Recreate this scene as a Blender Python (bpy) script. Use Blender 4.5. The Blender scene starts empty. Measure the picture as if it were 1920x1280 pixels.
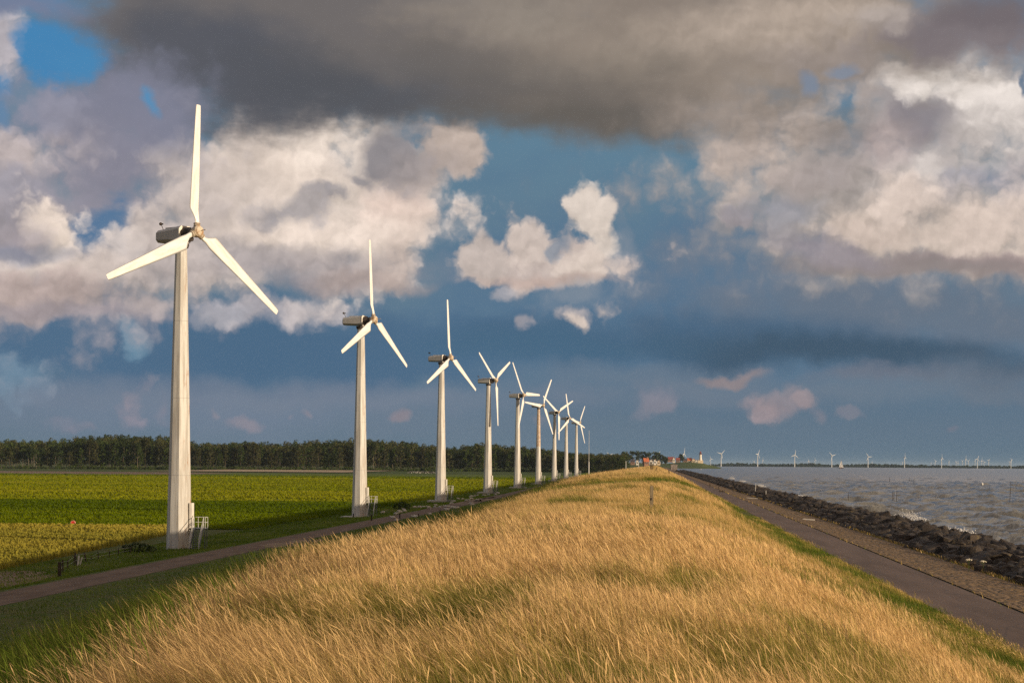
import bpy, bmesh, math, random
import numpy as np
from mathutils import Vector, Matrix

random.seed(11)
RNG = np.random.default_rng(11)
sc = bpy.context.scene
C = sc.collection
R = math.radians

# ------------------------------------------------------------------ camera
EYE = 8.4                      # eye height above the polder (m); the dike runs along +Y
F = 70.0 / 36.0 * 1920.0       # focal length in photo pixels
PX, PY = 960.0, 868.0          # principal point on the horizon
YAW = math.atan(270.0 / F)     # camera looks a little left of the dike axis
ROLL = 0.0075
FWD = Vector((-math.sin(YAW), math.cos(YAW), 0))
RT0 = Vector((math.cos(YAW), math.sin(YAW), 0))
UP0 = Vector((0, 0, 1))
RT = RT0 * math.cos(ROLL) + UP0 * math.sin(ROLL)
UP = UP0 * math.cos(ROLL) - RT0 * math.sin(ROLL)
EYEV = Vector((0, 0, EYE))
cam_d = bpy.data.cameras.new("camera")
cam = bpy.data.objects.new("camera", cam_d)
C.objects.link(cam)
cam_d.lens, cam_d.sensor_width = 70.0, 36.0
cam_d.shift_y = (PY - 640.0) / 1920.0
cam_d.clip_start, cam_d.clip_end = 0.5, 60000.0
M = Matrix((RT, UP, -FWD)).transposed().to_4x4()
M.translation = EYEV
cam.matrix_world = M
sc.camera = cam


def ray(px, py):
    return (FWD + RT * ((px - PX) / F) - UP * ((py - PY) / F))


def on_plane(px, py, z):
    d = ray(px, py)
    return EYEV + d * ((z - EYE) / d.z)


def at_depth(px, py, depth):
    return EYEV + ray(px, py) * depth


def project(P):
    """world (N,3) -> photo pixels and depth"""
    P = np.asarray(P, float) - np.array(EYEV)
    z = P @ np.array(FWD)
    zz = np.where(z > 0.1, z, 0.1)
    return PX + F * (P @ np.array(RT)) / zz, PY - F * (P @ np.array(UP)) / zz, z


# ------------------------------------------------------------------ colours, nodes
def lin(c):
    return tuple(((v / 255.0) / 12.92 if v / 255.0 <= 0.04045 else ((v / 255.0 + 0.055) / 1.055) ** 2.4) for v in c)


class NT:
    """small node-building helper"""
    def __init__(s, tree):
        s.t = tree; s.n = tree.nodes; s.l = tree.links

    def new(s, typ, **kw):
        nd = s.n.new(typ)
        for k, v in kw.items():
            setattr(nd, k, v)
        return nd

    def put(s, sock, v):
        if isinstance(v, bpy.types.NodeSocket):
            s.l.new(v, sock)
        elif v is not None:
            if sock.type == 'RGBA' and len(v) == 3:
                v = (*v, 1.0)
            sock.default_value = v

    def math(s, op, a, b=None, c=None, clamp=False):
        nd = s.new('ShaderNodeMath', operation=op, use_clamp=clamp)
        for i, v in enumerate((a, b, c)):
            if v is not None:
                s.put(nd.inputs[i], v)
        return nd.outputs[0]

    def vmath(s, op, a, b=None, out=0):
        nd = s.new('ShaderNodeVectorMath', operation=op)
        s.put(nd.inputs[0], a)
        if b is not None:
            s.put(nd.inputs['Scale'] if op == 'SCALE' else nd.inputs[1], b)
        return nd.outputs['Value'] if op in ('LENGTH', 'DOT_PRODUCT', 'DISTANCE') else nd.outputs[0]

    def mapr(s, v, a, b, c=0.0, d=1.0, smooth=True):
        nd = s.new('ShaderNodeMapRange', interpolation_type='SMOOTHSTEP' if smooth else 'LINEAR')
        s.put(nd.inputs[0], v)
        for i, x in enumerate((a, b, c, d)):
            s.put(nd.inputs[i + 1], x)
        return nd.outputs[0]

    def mix(s, f, a, b, blend='MIX'):
        nd = s.new('ShaderNodeMix', data_type='RGBA', blend_type=blend)
        s.put(nd.inputs[0], f); s.put(nd.inputs[6], a); s.put(nd.inputs[7], b)
        return nd.outputs[2]

    def mixf(s, f, a, b):
        nd = s.new('ShaderNodeMix', data_type='FLOAT')
        s.put(nd.inputs[0], f); s.put(nd.inputs[2], a); s.put(nd.inputs[3], b)
        return nd.outputs[0]

    def noise(s, vec, scale, detail=4.0, rough=0.5, dist=0.0, color=False, dim='3D'):
        nd = s.new('ShaderNodeTexNoise', noise_dimensions=dim)
        if vec is not None:
            s.put(nd.inputs['Vector'], vec)
        nd.inputs['Scale'].default_value = scale
        nd.inputs['Detail'].default_value = detail
        nd.inputs['Roughness'].default_value = rough
        nd.inputs['Distortion'].default_value = dist
        return nd.outputs['Color' if color else 'Fac']

    def vor(s, vec, scale, detail=0.0, rough=0.5, feature='F1', out='Distance', dim='3D'):
        nd = s.new('ShaderNodeTexVoronoi', feature=feature, voronoi_dimensions=dim)
        if vec is not None:
            s.put(nd.inputs['Vector'], vec)
        nd.inputs['Scale'].default_value = scale
        nd.inputs['Detail'].default_value = detail
        nd.inputs['Roughness'].default_value = rough
        return nd.outputs[out]

    def mapping(s, vec, loc=(0, 0, 0), rot=(0, 0, 0), scale=(1, 1, 1), typ='POINT'):
        nd = s.new('ShaderNodeMapping', vector_type=typ)
        s.put(nd.inputs[0], vec)
        nd.inputs['Location'].default_value = loc
        nd.inputs['Rotation'].default_value = rot
        nd.inputs['Scale'].default_value = scale
        return nd.outputs[0]

    def ramp(s, fac, stops, interp='LINEAR'):
        nd = s.new('ShaderNodeValToRGB')
        nd.color_ramp.interpolation = interp
        s.put(nd.inputs[0], fac)
        el = nd.color_ramp.elements
        while len(el) < len(stops):
            el.new(0.5)
        for e, (p, c) in zip(el, stops):
            e.position = p; e.color = (*c, 1.0)
        return nd.outputs[0]


# ------------------------------------------------------------------ sun and render settings
SUN_PHI, SUN_EL = R(28.5), R(7.0)      # sun stands right of and behind the camera, low
SUN_DIR = Vector((math.cos(SUN_EL) * math.cos(SUN_PHI), -math.cos(SUN_EL) * math.sin(SUN_PHI), math.sin(SUN_EL)))
sun_d = bpy.data.lights.new("sun", 'SUN')
sun_d.energy, sun_d.angle, sun_d.color = 4.6, R(0.55), (1.0, 0.82, 0.60)
sun = bpy.data.objects.new("sun", sun_d)
C.objects.link(sun)
sun.location = (60, -30, 60)
sun.rotation_euler = SUN_DIR.to_track_quat('Z', 'Y').to_euler()
sc.view_settings.view_transform = 'Standard'
sc.view_settings.look = 'None'
sc.view_settings.exposure = 0.0
sc.view_settings.gamma = 1.0
sc.render.engine = 'CYCLES'
sc.cycles.use_adaptive_sampling = True
sc.cycles.adaptive_threshold = 0.013
sc.cycles.adaptive_min_samples = 44
sc.cycles.use_denoising = False
sc.cycles.sample_clamp_indirect = 2.0
# ------------------------------------------------------------------ sky: Nishita air behind procedural cloud layers
world = bpy.data.worlds.new("World")
sc.world = world
world.use_nodes = True
world.cycles.sampling_method = 'NONE'
W = NT(world.node_tree)
W.n.clear()
STR = 0.1
gen = W.new('ShaderNodeTexCoord').outputs['Generated']
sep = W.new('ShaderNodeSeparateXYZ'); W.put(sep.inputs[0], gen)
az = W.math('ARCTAN2', sep.outputs[0], sep.outputs[1])
el = W.math('ARCSINE', sep.outputs[2])
cmb = W.new('ShaderNodeCombineXYZ'); W.put(cmb.inputs[0], az); W.put(cmb.inputs[1], el)
P0 = cmb.outputs[0]
# everything below is worked out in "cloud units": 1 unit = 100 photo pixels of sky angle
U = W.vmath('SCALE', P0, F / 100.0)
warp = W.vmath('SUBTRACT', W.noise(U, 0.55, 2, 0.55, color=True, dim='2D'), (0.5, 0.5, 0.5))
Pw = W.vmath('ADD', U, W.vmath('SCALE', warp, 0.75))
warp2 = W.vmath('SUBTRACT', W.noise(U, 2.6, 3, 0.6, color=True, dim='2D'), (0.5, 0.5, 0.5))
Pw = W.vmath('ADD', Pw, W.vmath('SCALE', warp2, 0.22))
stretch = W.mapping(U, scale=(0.45, 1.0, 1.0))
nS = W.math('MULTIPLY_ADD', W.noise(stretch, 1.1, 5, 0.56, dim='2D'), 1.7, -0.88)


def billow(vec):
    v = W.vor(vec, 1.0, 3.0, 0.5, dim='2D')
    n = W.noise(vec, 3.0, 4, 0.6, dim='2D')
    return W.math('ADD', W.math('MULTIPLY', v, 0.85), W.math('MULTIPLY', n, 0.45))


vecB = W.vmath('ADD', U, W.vmath('SCALE', warp2, 0.30))
bl = billow(vecB)
nB = W.math('SUBTRACT', bl, 0.93)
bl2 = billow(W.vmath('ADD', vecB, (-0.05, 0.13, 0.0)))
relief = W.math('SUBTRACT', bl2, bl)


def sky_pt(px, py):
    d = ray(px, py).normalized()
    return math.atan2(d.x, d.y) * F / 100.0, math.asin(d.z) * F / 100.0


S10 = lambda c: tuple(v / STR for v in lin(c))
nish = W.new('ShaderNodeTexSky', sky_type='NISHITA', sun_disc=False)
nish.sun_elevation = SUN_EL
nish.sun_rotation = math.atan2(SUN_DIR.x, SUN_DIR.y)
veil = W.ramp(W.mapr(el, -0.02, 0.26, smooth=False), [
    (0.00, S10((88, 113, 130))), (0.07, S10((86, 113, 133))), (0.14, S10((92, 116, 138))), (0.26, S10((84, 115, 143))),
    (0.45, S10((96, 123, 143))), (0.66, S10((92, 127, 151))), (0.85, S10((78, 130, 169))), (1.0, S10((66, 128, 176)))])
col = W.mix(0.93, nish.outputs[0], veil)
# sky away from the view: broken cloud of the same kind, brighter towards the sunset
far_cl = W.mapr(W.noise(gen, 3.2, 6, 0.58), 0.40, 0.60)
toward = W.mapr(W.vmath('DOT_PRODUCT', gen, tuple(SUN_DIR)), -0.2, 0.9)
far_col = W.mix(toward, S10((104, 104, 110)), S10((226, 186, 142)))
# unseen bright sky added ahead to light the water; zenith darkened to cut ambient
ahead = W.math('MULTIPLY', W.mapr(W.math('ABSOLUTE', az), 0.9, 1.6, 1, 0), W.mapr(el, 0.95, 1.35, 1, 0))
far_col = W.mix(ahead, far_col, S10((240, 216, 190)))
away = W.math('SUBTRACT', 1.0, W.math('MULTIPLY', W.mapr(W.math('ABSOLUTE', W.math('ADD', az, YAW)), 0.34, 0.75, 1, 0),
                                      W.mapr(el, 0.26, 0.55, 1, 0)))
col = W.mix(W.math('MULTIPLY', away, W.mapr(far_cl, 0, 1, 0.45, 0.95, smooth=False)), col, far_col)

CREAM, WARM, MAUVE, SLATE = (236, 218, 203), (198, 178, 166), (150, 144, 152), (84, 86, 93)
# (cx, cy, rx, ry, tilt, colour, opacity, softness, noise amount, kind 0 smooth / 1 billowy, relief)
CLOUDS = [
 # far rain bands
 (400, 770, 620, 60, 0, (112, 126, 146), .75, .9, .5, 0, 0),
 (300, 640, 620, 95, 0, (76, 106, 135), .85, .55, .6, 0, .0),
 (640, 660, 420, 70, 0, (74, 104, 132), .8, .5, .6, 0, .0),
 (1250, 560, 560, 190, -4, (82, 113, 142), .8, .9, .8, 0, .1),
 (1600, 530, 460, 130, -6, (110, 122, 138), .9, .8, 1.2, 1, .25),
 (1700, 585, 380, 62, 0, (102, 115, 131), .8, .8, 1.0, 0, .2),
 (1300, 640, 420, 55, -1, (70, 98, 124), .8, .7, .6, 0, .0),
 (1580, 668, 430, 36, -2, (66, 88, 108), .95, .8, .45, 0, .0),
 (1020, 655, 260, 36, 0, (72, 104, 130), .8, .8, .5, 0, .0),
 (1500, 775, 620, 62, 0, (88, 110, 130), .5, .9, .5, 0, 0),
 (1230, 706, 250, 22, 0, (112, 124, 138), .5, .8, .8, 0, .1),
 (1380, 704, 60, 9, 0, (158, 140, 138), .7, .8, .8, 0, 0),
 (1650, 712, 170, 16, 1, (112, 114, 126), .6, .9, .8, 0, .1),
 (1850, 720, 130, 40, 0, (100, 110, 124), .7, .9, .8, 0, .1),
 (560, 742, 620, 30, 0, (120, 129, 145), .55, .9, .7, 0, 0),
 (1560, 738, 480, 26, 0, (116, 126, 139), .5, .9, .8, 0, 0),
 (1180, 800, 700, 34, 0, (100, 118, 134), .45, .95, .6, 0, 0),
 # small pink far heaps
 (1468, 755, 43.4, 23.8, 10, (156, 142, 146), 0.61, .85, 2.1, 1, .3),
 (1442, 768, 23.8, 16.8, 0, (164, 146, 148), 0.58, .85, 2.1, 1, .3),
 (1510, 752, 16.8, 12.6, 0, (160, 144, 146), 0.50, .85, 2.1, 1, .3),
 (1528, 784, 12.6, 9.8, 0, (136, 132, 142), 0.50, .85, 2.1, 1, .3),
 (1225, 750, 30.8, 26.6, 0, (128, 130, 144), 0.50, .85, 2.1, 1, .3),
 (1228, 762, 18.2, 15.4, 0, (142, 136, 146), 0.43, .85, 2.1, 1, .3),
 (1590, 773, 28, 6.3, 0, (138, 134, 144), 0.50, .85, 2.1, 1, .3),
 (1780, 808, 15.4, 5.6, 0, (128, 124, 136), 0.43, .85, 2.1, 1, .3),
 (246, 755, 21, 28, 0, (156, 142, 150), 0.58, .85, 2.1, 1, .3),
 (250, 785, 18.2, 15.4, 0, (146, 138, 150), 0.43, .85, 2.1, 1, .3),
 (315, 768, 18.2, 22.4, 0, (142, 136, 148), 0.50, .85, 2.1, 1, .3),
 (130, 790, 25.2, 8.4, 0, (128, 130, 146), 0.43, .85, 2.1, 1, .3),
 (178, 798, 19.6, 7, 0, (136, 132, 146), 0.43, .85, 2.1, 1, .3),
 (458, 790, 22.4, 11.2, 0, (154, 142, 150), 0.54, .85, 2.1, 1, .3),
 (413, 773, 5.6, 6.3, 0, (142, 138, 148), 0.58, .85, 2.1, 1, .3),
 (578, 776, 14, 9.8, 0, (152, 140, 148), 0.61, .85, 2.1, 1, .3),
 (545, 775, 6.3, 6.3, 0, (146, 138, 148), 0.50, .85, 2.1, 1, .3),
 (746, 789, 13.3, 9.8, 0, (152, 138, 144), 0.61, .85, 2.1, 1, .3),
 (1010, 790, 11.2, 7, 0, (124, 128, 140), 0.50, .85, 2.1, 1, .3),
 # teal-white torn shreds at left
 (30, 690, 43.2, 44.6, 0, (122, 148, 168), 0.61, .85, 2.1, 1, .3),
 (60, 730, 33.1, 28.8, 0, (124, 136, 154), 0.43, .85, 2.1, 1, .3),
 (232, 628, 18.7, 36, 12, (116, 152, 174), 0.61, .85, 2.1, 1, .3),
 (250, 650, 21.6, 18.7, 0, (112, 146, 168), 0.50, .85, 2.1, 1, .3),
 # left cumulus
 (190, 225, 230, 120, 0, (130, 130, 147), .92, .6, .8, 1, .3),
 (60, 512, 280, 74, 0, (194, 181, 175), .9, .5, .6, 1, .4),
 (60, 430, 300, 190, 0, (166, 158, 162), .95, .45, .9, 1, .5),
 (230, 330, 230, 160, 10, (136, 134, 148), .95, .6, .8, 1, .4),
 (330, 470, 190, 90, 0, (192, 179, 172), .9, .6, .9, 1, .5),
 (40, 300, 100, 60, 10, (196, 182, 178), .8, .7, 1.2, 1, .5),
 (190, 425, 70, 45, 20, (78, 116, 152), .9, .6, 1.2, 0, .0),
 (20, 345, 120, 26, 0, (150, 148, 160), .7, .7, 1., 1, .4),
 (95, 415, 62, 52, 0, CREAM, .9, .4, 1.3, 1, .7),
 (110, 455, 50, 50, 0, CREAM, .9, .45, 1.2, 1, .7),
 (20, 440, 60, 40, 0, (166, 156, 160), .8, .7, 1, 1, .5),
 (238, 455, 36, 34, 30, (212, 200, 194), .9, .45, 1.3, 1, .7),
 (60, 500, 150, 26, 0, (220, 204, 193), .8, .7, 1, 1, .5),
 (180, 505, 90, 34, 0, (216, 200, 190), .85, .6, 1.1, 1, .6),
 (70, 555, 250, 44, 0, (186, 168, 162), .95, .5, .8, 1, .4),
 (90, 582, 230, 18, 0, (160, 150, 154), .8, .8, .6, 0, .1),
 (30, 472, 100, 20, 0, (118, 130, 152), .5, .8, 1.2, 0, .1),
 (280, 560, 80, 28, 0, (176, 164, 162), .9, .5, .8, 1, .4),
 (480, 583, 150, 28, 0, (176, 170, 174), .9, .5, 1, 1, .4),
 (560, 580, 66, 28, 0, (196, 186, 184), .85, .5, 1, 1, .4),
 (400, 590, 56, 18, 0, (160, 160, 168), .7, .6, 1, 1, .3),
 # big central-left cumulus
 (560, 370, 270, 170, 0, (219, 204, 193), .98, .35, .7, 1, .5),
 (690, 395, 165, 128, 20, (218, 203, 191), .98, .35, .7, 1, .5),
 (520, 300, 140, 90, 0, CREAM, .85, .7, .9, 1, .6),
 (600, 268, 84, 56, 0, (240, 224, 210), .9, .6, 1, 1, .6),
 (855, 290, 56, 52, 0, (196, 178, 166), .95, .35, .9, 1, .4),
 (750, 390, 88, 80, 0, (232, 208, 194), .85, .7, .9, 1, .6),
 (580, 438, 250, 44, 0, (236, 218, 204), .9, .8, .7, 1, .4),
 (540, 500, 270, 38, 0, (168, 158, 158), .85, .8, .5, 0, .1),
 (480, 480, 150, 30, 0, (176, 166, 164), .7, .8, .6, 0, .1),
 (640, 535, 150, 22, 0, (150, 142, 146), .7, .8, .5, 0, .05),
 (700, 530, 110, 22, 0, (172, 156, 150), .8, .7, .5, 0, .1),
 (740, 490, 56, 36, 30, (190, 172, 162), .6, .8, .8, 1, .4),
 (545, 388, 100, 26, 0, (164, 158, 160), .8, .55, 1.8, 1, .6),
 (500, 392, 46, 20, 0, (152, 148, 152), .7, .5, 1.6, 1, .5),
 (640, 372, 46, 14, -14, (160, 154, 156), .8, .5, 1.6, 1, .5),
 (735, 300, 86, 60, 25, (138, 134, 138), .95, .5, .9, 1, .35),
 (680, 340, 56, 18, -10, (142, 138, 142), .8, .5, 1.4, 1, .4),
 (800, 330, 66, 40, 0, (160, 150, 148), .75, .7, .9, 1, .4),
 (430, 330, 90, 90, 0, (206, 191, 181), .7, .8, .9, 1, .5),
 (350, 390, 90, 110, 0, (190, 177, 171), .75, .8, .9, 1, .5),
 # middle cumulus
 (1170, 470, 46, 66, 0, (142, 148, 158), .7, .8, 1, 1, .3),
 (1050, 488, 160, 50, 0, (196, 180, 172), .97, .3, .8, 1, .6),
 (905, 482, 60, 40, 0, (198, 184, 176), .97, .3, 1, 1, .6),
 (990, 455, 60, 44, -20, (212, 196, 186), .97, .3, .9, 1, .6),
 (1108, 405, 52, 54, 0, (218, 204, 192), .98, .25, .8, 1, .6),
 (1130, 440, 44, 44, 0, (216, 202, 190), .95, .35, .8, 1, .6),
 (1110, 490, 66, 44, 0, (216, 200, 188), .9, .6, .8, 1, .6),
 (1040, 462, 30, 18, 40, (110, 130, 150), .7, .5, 1.3, 1, .3),
 (1020, 520, 130, 14, 0, (188, 166, 156), .8, .8, .4, 0, .1),
 (1090, 555, 70, 30, 0, (140, 148, 158), .6, .8, 1, 1, .3),
 (1128, 584, 25, 30, 0, (190, 178, 172), .8, .6, 1.6, 1, .5),
 (1080, 588, 30, 18, 0, (182, 172, 170), .75, .6, 1.7, 1, .5),
 (1074, 606, 15, 17, 20, (222, 204, 190), .85, .55, 1.4, 1, .5),
 (941, 549, 20, 13, 0, (172, 167, 170), .7, .7, 1.6, 1, .4),
 (986, 611, 15, 11, 10, (168, 162, 166), .7, .7, 1.6, 1, .4),
 # right cumulus
 (1640, 370, 360, 150, -8, (170, 160, 154), .96, .5, .8, 1, .45),
 (1820, 240, 230, 170, 0, (192, 182, 177), .96, .5, .8, 1, .5),
 (1780, 440, 280, 60, -2, (200, 184, 172), .96, .4, .7, 1, .5),
 (1400, 290, 110, 70, 25, (188, 172, 162), .9, .6, .9, 1, .5),
 (1480, 220, 110, 50, 28, (190, 174, 164), .85, .7, .9, 1, .5),
 (1376, 410, 30, 22, 0, (158, 150, 154), .9, .4, 1.2, 1, .5),
 (1460, 395, 80, 34, -6, (146, 146, 154), .8, .6, 1, 1, .4),
 (1540, 330, 110, 40, 10, (170, 158, 154), .7, .8, 1, 1, .5),
 (1620, 250, 100, 60, 30, (156, 148, 147), .8, .7, 1, 1, .4),
 (1690, 260, 44, 70, -30, (186, 168, 164), .7, .8, .8, 0, .2),
 (1740, 230, 56, 80, 30, (130, 125, 132), .85, .6, .9, 1, .35),
 (1860, 345, 90, 36, 0, (136, 142, 160), .85, .7, 1, 1, .3),
 (1740, 150, 90, 30, -14, (238, 228, 220), .95, .5, 1.1, 1, .6),
 (1840, 170, 110, 40, -10, (236, 226, 218), .9, .6, 1, 1, .6),
 (1880, 230, 80, 60, 0, (224, 214, 207), .85, .7, .9, 1, .6),
 (1745, 300, 26, 40, 0, (210, 200, 194), .85, .5, 1.1, 1, .6),
 (1690, 380, 60, 46, 30, (220, 202, 190), .9, .5, 1, 1, .7),
 (1860, 400, 90, 70, 30, (216, 198, 186), .9, .5, .9, 1, .7),
 (1640, 440, 130, 24, 0, (206, 188, 176), .85, .7, .8, 1, .5),
 (1760, 480, 200, 18, -1, (150, 136, 136), .9, .8, .5, 0, .1),
 (1880, 490, 120, 22, 0, (158, 140, 138), .85, .8, .5, 0, .1),
 (1500, 450, 80, 20, -12, (140, 140, 150), .6, .8, .9, 0, .2),
 (1720, 492, 250, 22, -1, (142, 132, 130), .92, .7, .4, 0, .1),
 (1560, 470, 110, 22, -10, (150, 142, 148), .8, .7, .6, 0, .1),
 # dark overhead cloud
 (700, 40, 620, 190, 0, (112, 106, 104), .98, .35, .5, 0, .25),
 (1350, 60, 560, 150, 0, (138, 126, 116), .98, .5, .5, 0, .25),
 (1150, 175, 360, 92, -2, (112, 104, 97), .95, .55, .5, 0, .2),
 (430, 130, 250, 105, -12, (88, 90, 98), .96, .6, .6, 0, .25),
 (660, 170, 260, 70, -4, (84, 86, 92), .9, .8, .6, 0, .2),
 (1060, 225, 250, 34, -1, (100, 95, 90), .85, .9, .4, 0, .1),
 (900, 120, 280, 60, -4, (104, 100, 98), .7, .9, .7, 0, .3),
 (960, 20, 200, 50, 0, (146, 136, 126), .8, .9, .8, 0, .4),
 (1180, 90, 200, 60, 0, (150, 138, 126), .7, .9, .8, 0, .4),
 (1480, 40, 250, 60, 4, (182, 166, 152), .85, .8, .8, 0, .4),
 (1400, 150, 160, 60, 10, (160, 146, 134), .7, .9, .8, 0, .4),
 (1330, 215, 120, 40, 8, (160, 146, 136), .7, .8, .8, 1, .4),
 (1560, 120, 130, 50, 0, (156, 144, 138), .7, .8, .9, 1, .4),
 (1505, 160, 22, 26, 20, (122, 136, 156), .8, .6, 1, 0, 0),
 (1575, 130, 34, 14, 0, (128, 140, 158), .8, .7, 1, 0, 0),
 (1820, 55, 170, 62, 0, (124, 115, 118), .96, .5, .8, 1, .35),
 (1860, 30, 120, 40, 0, (112, 104, 108), .8, .8, .8, 0, .3),
 (1660, 30, 70, 26, 0, (176, 164, 156), .8, .8, .9, 1, .4),
 # lavender edge, blue holes at upper left
 (270, 200, 130, 90, -20, (126, 128, 146), .8, .8, .9, 1, .35),
 (80, 190, 70, 50, 0, (146, 146, 162), .7, .6, 1.1, 1, .4),
 (112, 96, 82, 52, 0, (70, 132, 180), .97, .4, .9, 0, 0),
 (150, 110, 44, 40, 0, (74, 134, 180), .9, .5, .9, 0, 0),
 (272, 190, 16, 22, 0, (86, 142, 184), .9, .7, .7, 0, 0),
 (6, 158, 20, 24, 0, (80, 134, 178), .85, .7, .9, 0, 0),
 (8, 210, 18, 30, 0, (98, 134, 170), .7, .8, .9, 0, 0),
 (12, 85, 36, 60, 0, (186, 178, 182), .92, .45, 1.1, 1, .5),
 (40, 10, 110, 26, 0, (120, 126, 150), .85, .7, .8, 0, .2),
 (1918, 148, 9, 26, 0, (70, 104, 134), .8, .6, .8, 0, 0),
]
for (cx, cy, rx, ry, tilt, rgb, op, soft, amp, kind, rl) in CLOUDS:
    x, y = sky_pt(cx, cy)
    q = W.vmath('SUBTRACT', Pw, (x, y, 0))
    if tilt == 0:
        ln = W.vmath('LENGTH', W.vmath('MULTIPLY', q, (100.0 / rx, 100.0 / ry, 0)))
    else:
        ct, st = math.cos(R(tilt)), math.sin(R(tilt))
        e1 = W.vmath('DOT_PRODUCT', q, (ct * 100.0 / rx, st * 100.0 / rx, 0))
        e2 = W.vmath('DOT_PRODUCT', q, (-st * 100.0 / ry, ct * 100.0 / ry, 0))
        ln = W.math('SQRT', W.math('MULTIPLY_ADD', e1, e1, W.math('MULTIPLY', e2, e2)))
    if kind and not (830 < cx < 1200): soft = min(.95, soft * 1.3)
    v = W.math('MULTIPLY_ADD', nB if kind else nS, amp, ln)
    m = W.mapr(v, 1.0 + soft * 0.5, 1.0 - soft, 0.0, op)
    col = W.mix(m, col, S10(rgb))
# cloud texture strength follows how grey-warm (cloud) or blue (clear air) the layer colour is
sc_ = W.new('ShaderNodeSeparateColor'); W.put(sc_.inputs[0], col)
rel = W.mapr(W.math('DIVIDE', sc_.outputs[0], sc_.outputs[2]), 0.45, 1.05, 0.03, 0.5)
rel = W.math('MULTIPLY', rel, W.mapr(sc_.outputs[1], 1.2, 4.0, 0.12, 1.0))
shade = W.math('MULTIPLY_ADD', W.math('MULTIPLY', relief, rel), 0.9, 1.0)
shade = W.math('ADD', shade, W.math('MULTIPLY', nS, W.math('MULTIPLY', rel, 0.45)))
shade = W.math('MINIMUM', W.math('MAXIMUM', shade, 0.55), 1.45)
col = W.vmath('SCALE', col, shade)
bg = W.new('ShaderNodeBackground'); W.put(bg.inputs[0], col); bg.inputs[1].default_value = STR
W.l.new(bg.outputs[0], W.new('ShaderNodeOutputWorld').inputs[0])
# ------------------------------------------------------------------ numeric noise (for terrain, plants and waves)
def vnoise(x, y, seed=0):
    x = np.asarray(x, float); y = np.asarray(y, float)
    xi = np.floor(x).astype(np.int64); yi = np.floor(y).astype(np.int64)
    fx = x - xi; fy = y - yi
    fx = fx * fx * (3 - 2 * fx); fy = fy * fy * (3 - 2 * fy)

    def h(a, b):
        n = (a * 374761393 + b * 668265263 + seed * 974711) & 0x7fffffff
        n = ((n ^ (n >> 13)) * 1274126177) & 0x7fffffff
        return ((n ^ (n >> 16)) & 0xffff) / 65535.0
    return (h(xi, yi) * (1 - fx) + h(xi + 1, yi) * fx) * (1 - fy) + (h(xi, yi + 1) * (1 - fx) + h(xi + 1, yi + 1) * fx) * fy


def fbm(x, y, seed=0, octs=4):
    s = 0; a = 0.5; t = 0
    for i in range(octs):
        s = s + a * vnoise(x * 2 ** i, y * 2 ** i, seed + i); t += a; a *= 0.55
    return s / t


def sstep(a, b, x):
    t = np.clip((np.asarray(x, float) - a) / (b - a), 0, 1)
    return t * t * (3 - 2 * t)


# ------------------------------------------------------------------ terrain: polder, sea dike with crest, berm, track, path, stone verge
PX_ = [-60, -52, -45, -41, -39, -38.3, -34.8, -33, -28, -25, -22, -9, -7.4, -5, -2, 0, 1.5, 4, 6, 7, 8, 8.9, 9.0, 11.6, 11.8, 15.5, 16.5, 19, 24, 34, 60]
PZ_ = [0, 0, .03, .22, .55, .6, .6, .66, .8, 1.0, 1.7, 5.70, 6.04, 6.32, 6.46, 6.46, 6.28, 5.40, 4.46, 4.14, 3.95, 3.83, 3.8, 3.76, 3.72, 3.35, 3.1, 2.8, 1.9, 1.0, 0]
WATER_Z = 2.45


def height(x, y):
    x = np.asarray(x, float); y = np.asarray(y, float)
    # near the camera the landward shoulder lies closer to the crest line
    xs_ = x - 2.1 * (1 - sstep(18, 48, y)) * sstep(-3.0, -5.5, x) * sstep(-24, -16, x)
    z = np.interp(xs_, PX_, PZ_)
    crest = sstep(-24, -10, x) * (1 - sstep(3.0, 7.6, x))
    lift = 0.78 * sstep(90, 185, y) - 0.12 * np.exp(-((y - 158) / 16.0) ** 2) - 0.25 * sstep(600, 1200, y)
    z = z + crest * lift
    bumps = (fbm(x / 5.0, y / 9.0, 3) - 0.5) * 0.42 + (fbm(x / 1.6, y / 2.2, 5) - 0.5) * 0.12
    z = z + bumps * sstep(-24, -12, x) * (1 - sstep(6.5, 8.8, x))
    z = z - 0.2 * np.exp(-((y - 74) / 18.0) ** 2) * sstep(-3, -7, x) * sstep(-22, -12, x)
    ramp = sstep(480, 1000, y) * 1.5
    z = z + ramp * sstep(-43, -39, x) * (1 - sstep(-34, -22, x))
    z = z + np.where(x < -41, np.clip(y - 400, 0, None) * 0.0012 * sstep(-41, -47, x), 0)
    z = z + (x < -40) * (fbm(x / 6.0, y / 6.0, 9) - 0.5) * 0.10 * (1 - sstep(300, 500, y))
    return z


def ground_hit(px, py, lo=8.0, hi=6000.0, lift=0.0):
    d = ray(px, py)
    t = np.geomspace(lo, hi, 6000)
    zx = height(d.x * t, d.y * t) + lift
    below = np.nonzero(EYE + d.z * t <= zx)[0]
    k = below[0] if len(below) else len(t) - 1
    p = EYEV + d * float(t[k])
    p.z = float(height(p.x, p.y))
    return p


# ------------------------------------------------------------------ objects helpers
def tag(o, label=None, cat=None, group=None, kind=None):
    if label: o['label'] = label
    if cat: o['category'] = cat
    if group: o['group'] = group
    if kind: o['kind'] = kind
    return o


def thing(name, label, cat, loc=(0, 0, 0), rotz=0.0, group=None):
    o = bpy.data.objects.new(name, None); C.objects.link(o)
    o.empty_display_size = 0.2
    o.location = loc; o.rotation_euler = (0, 0, rotz)
    return tag(o, label, cat, group)


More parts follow.
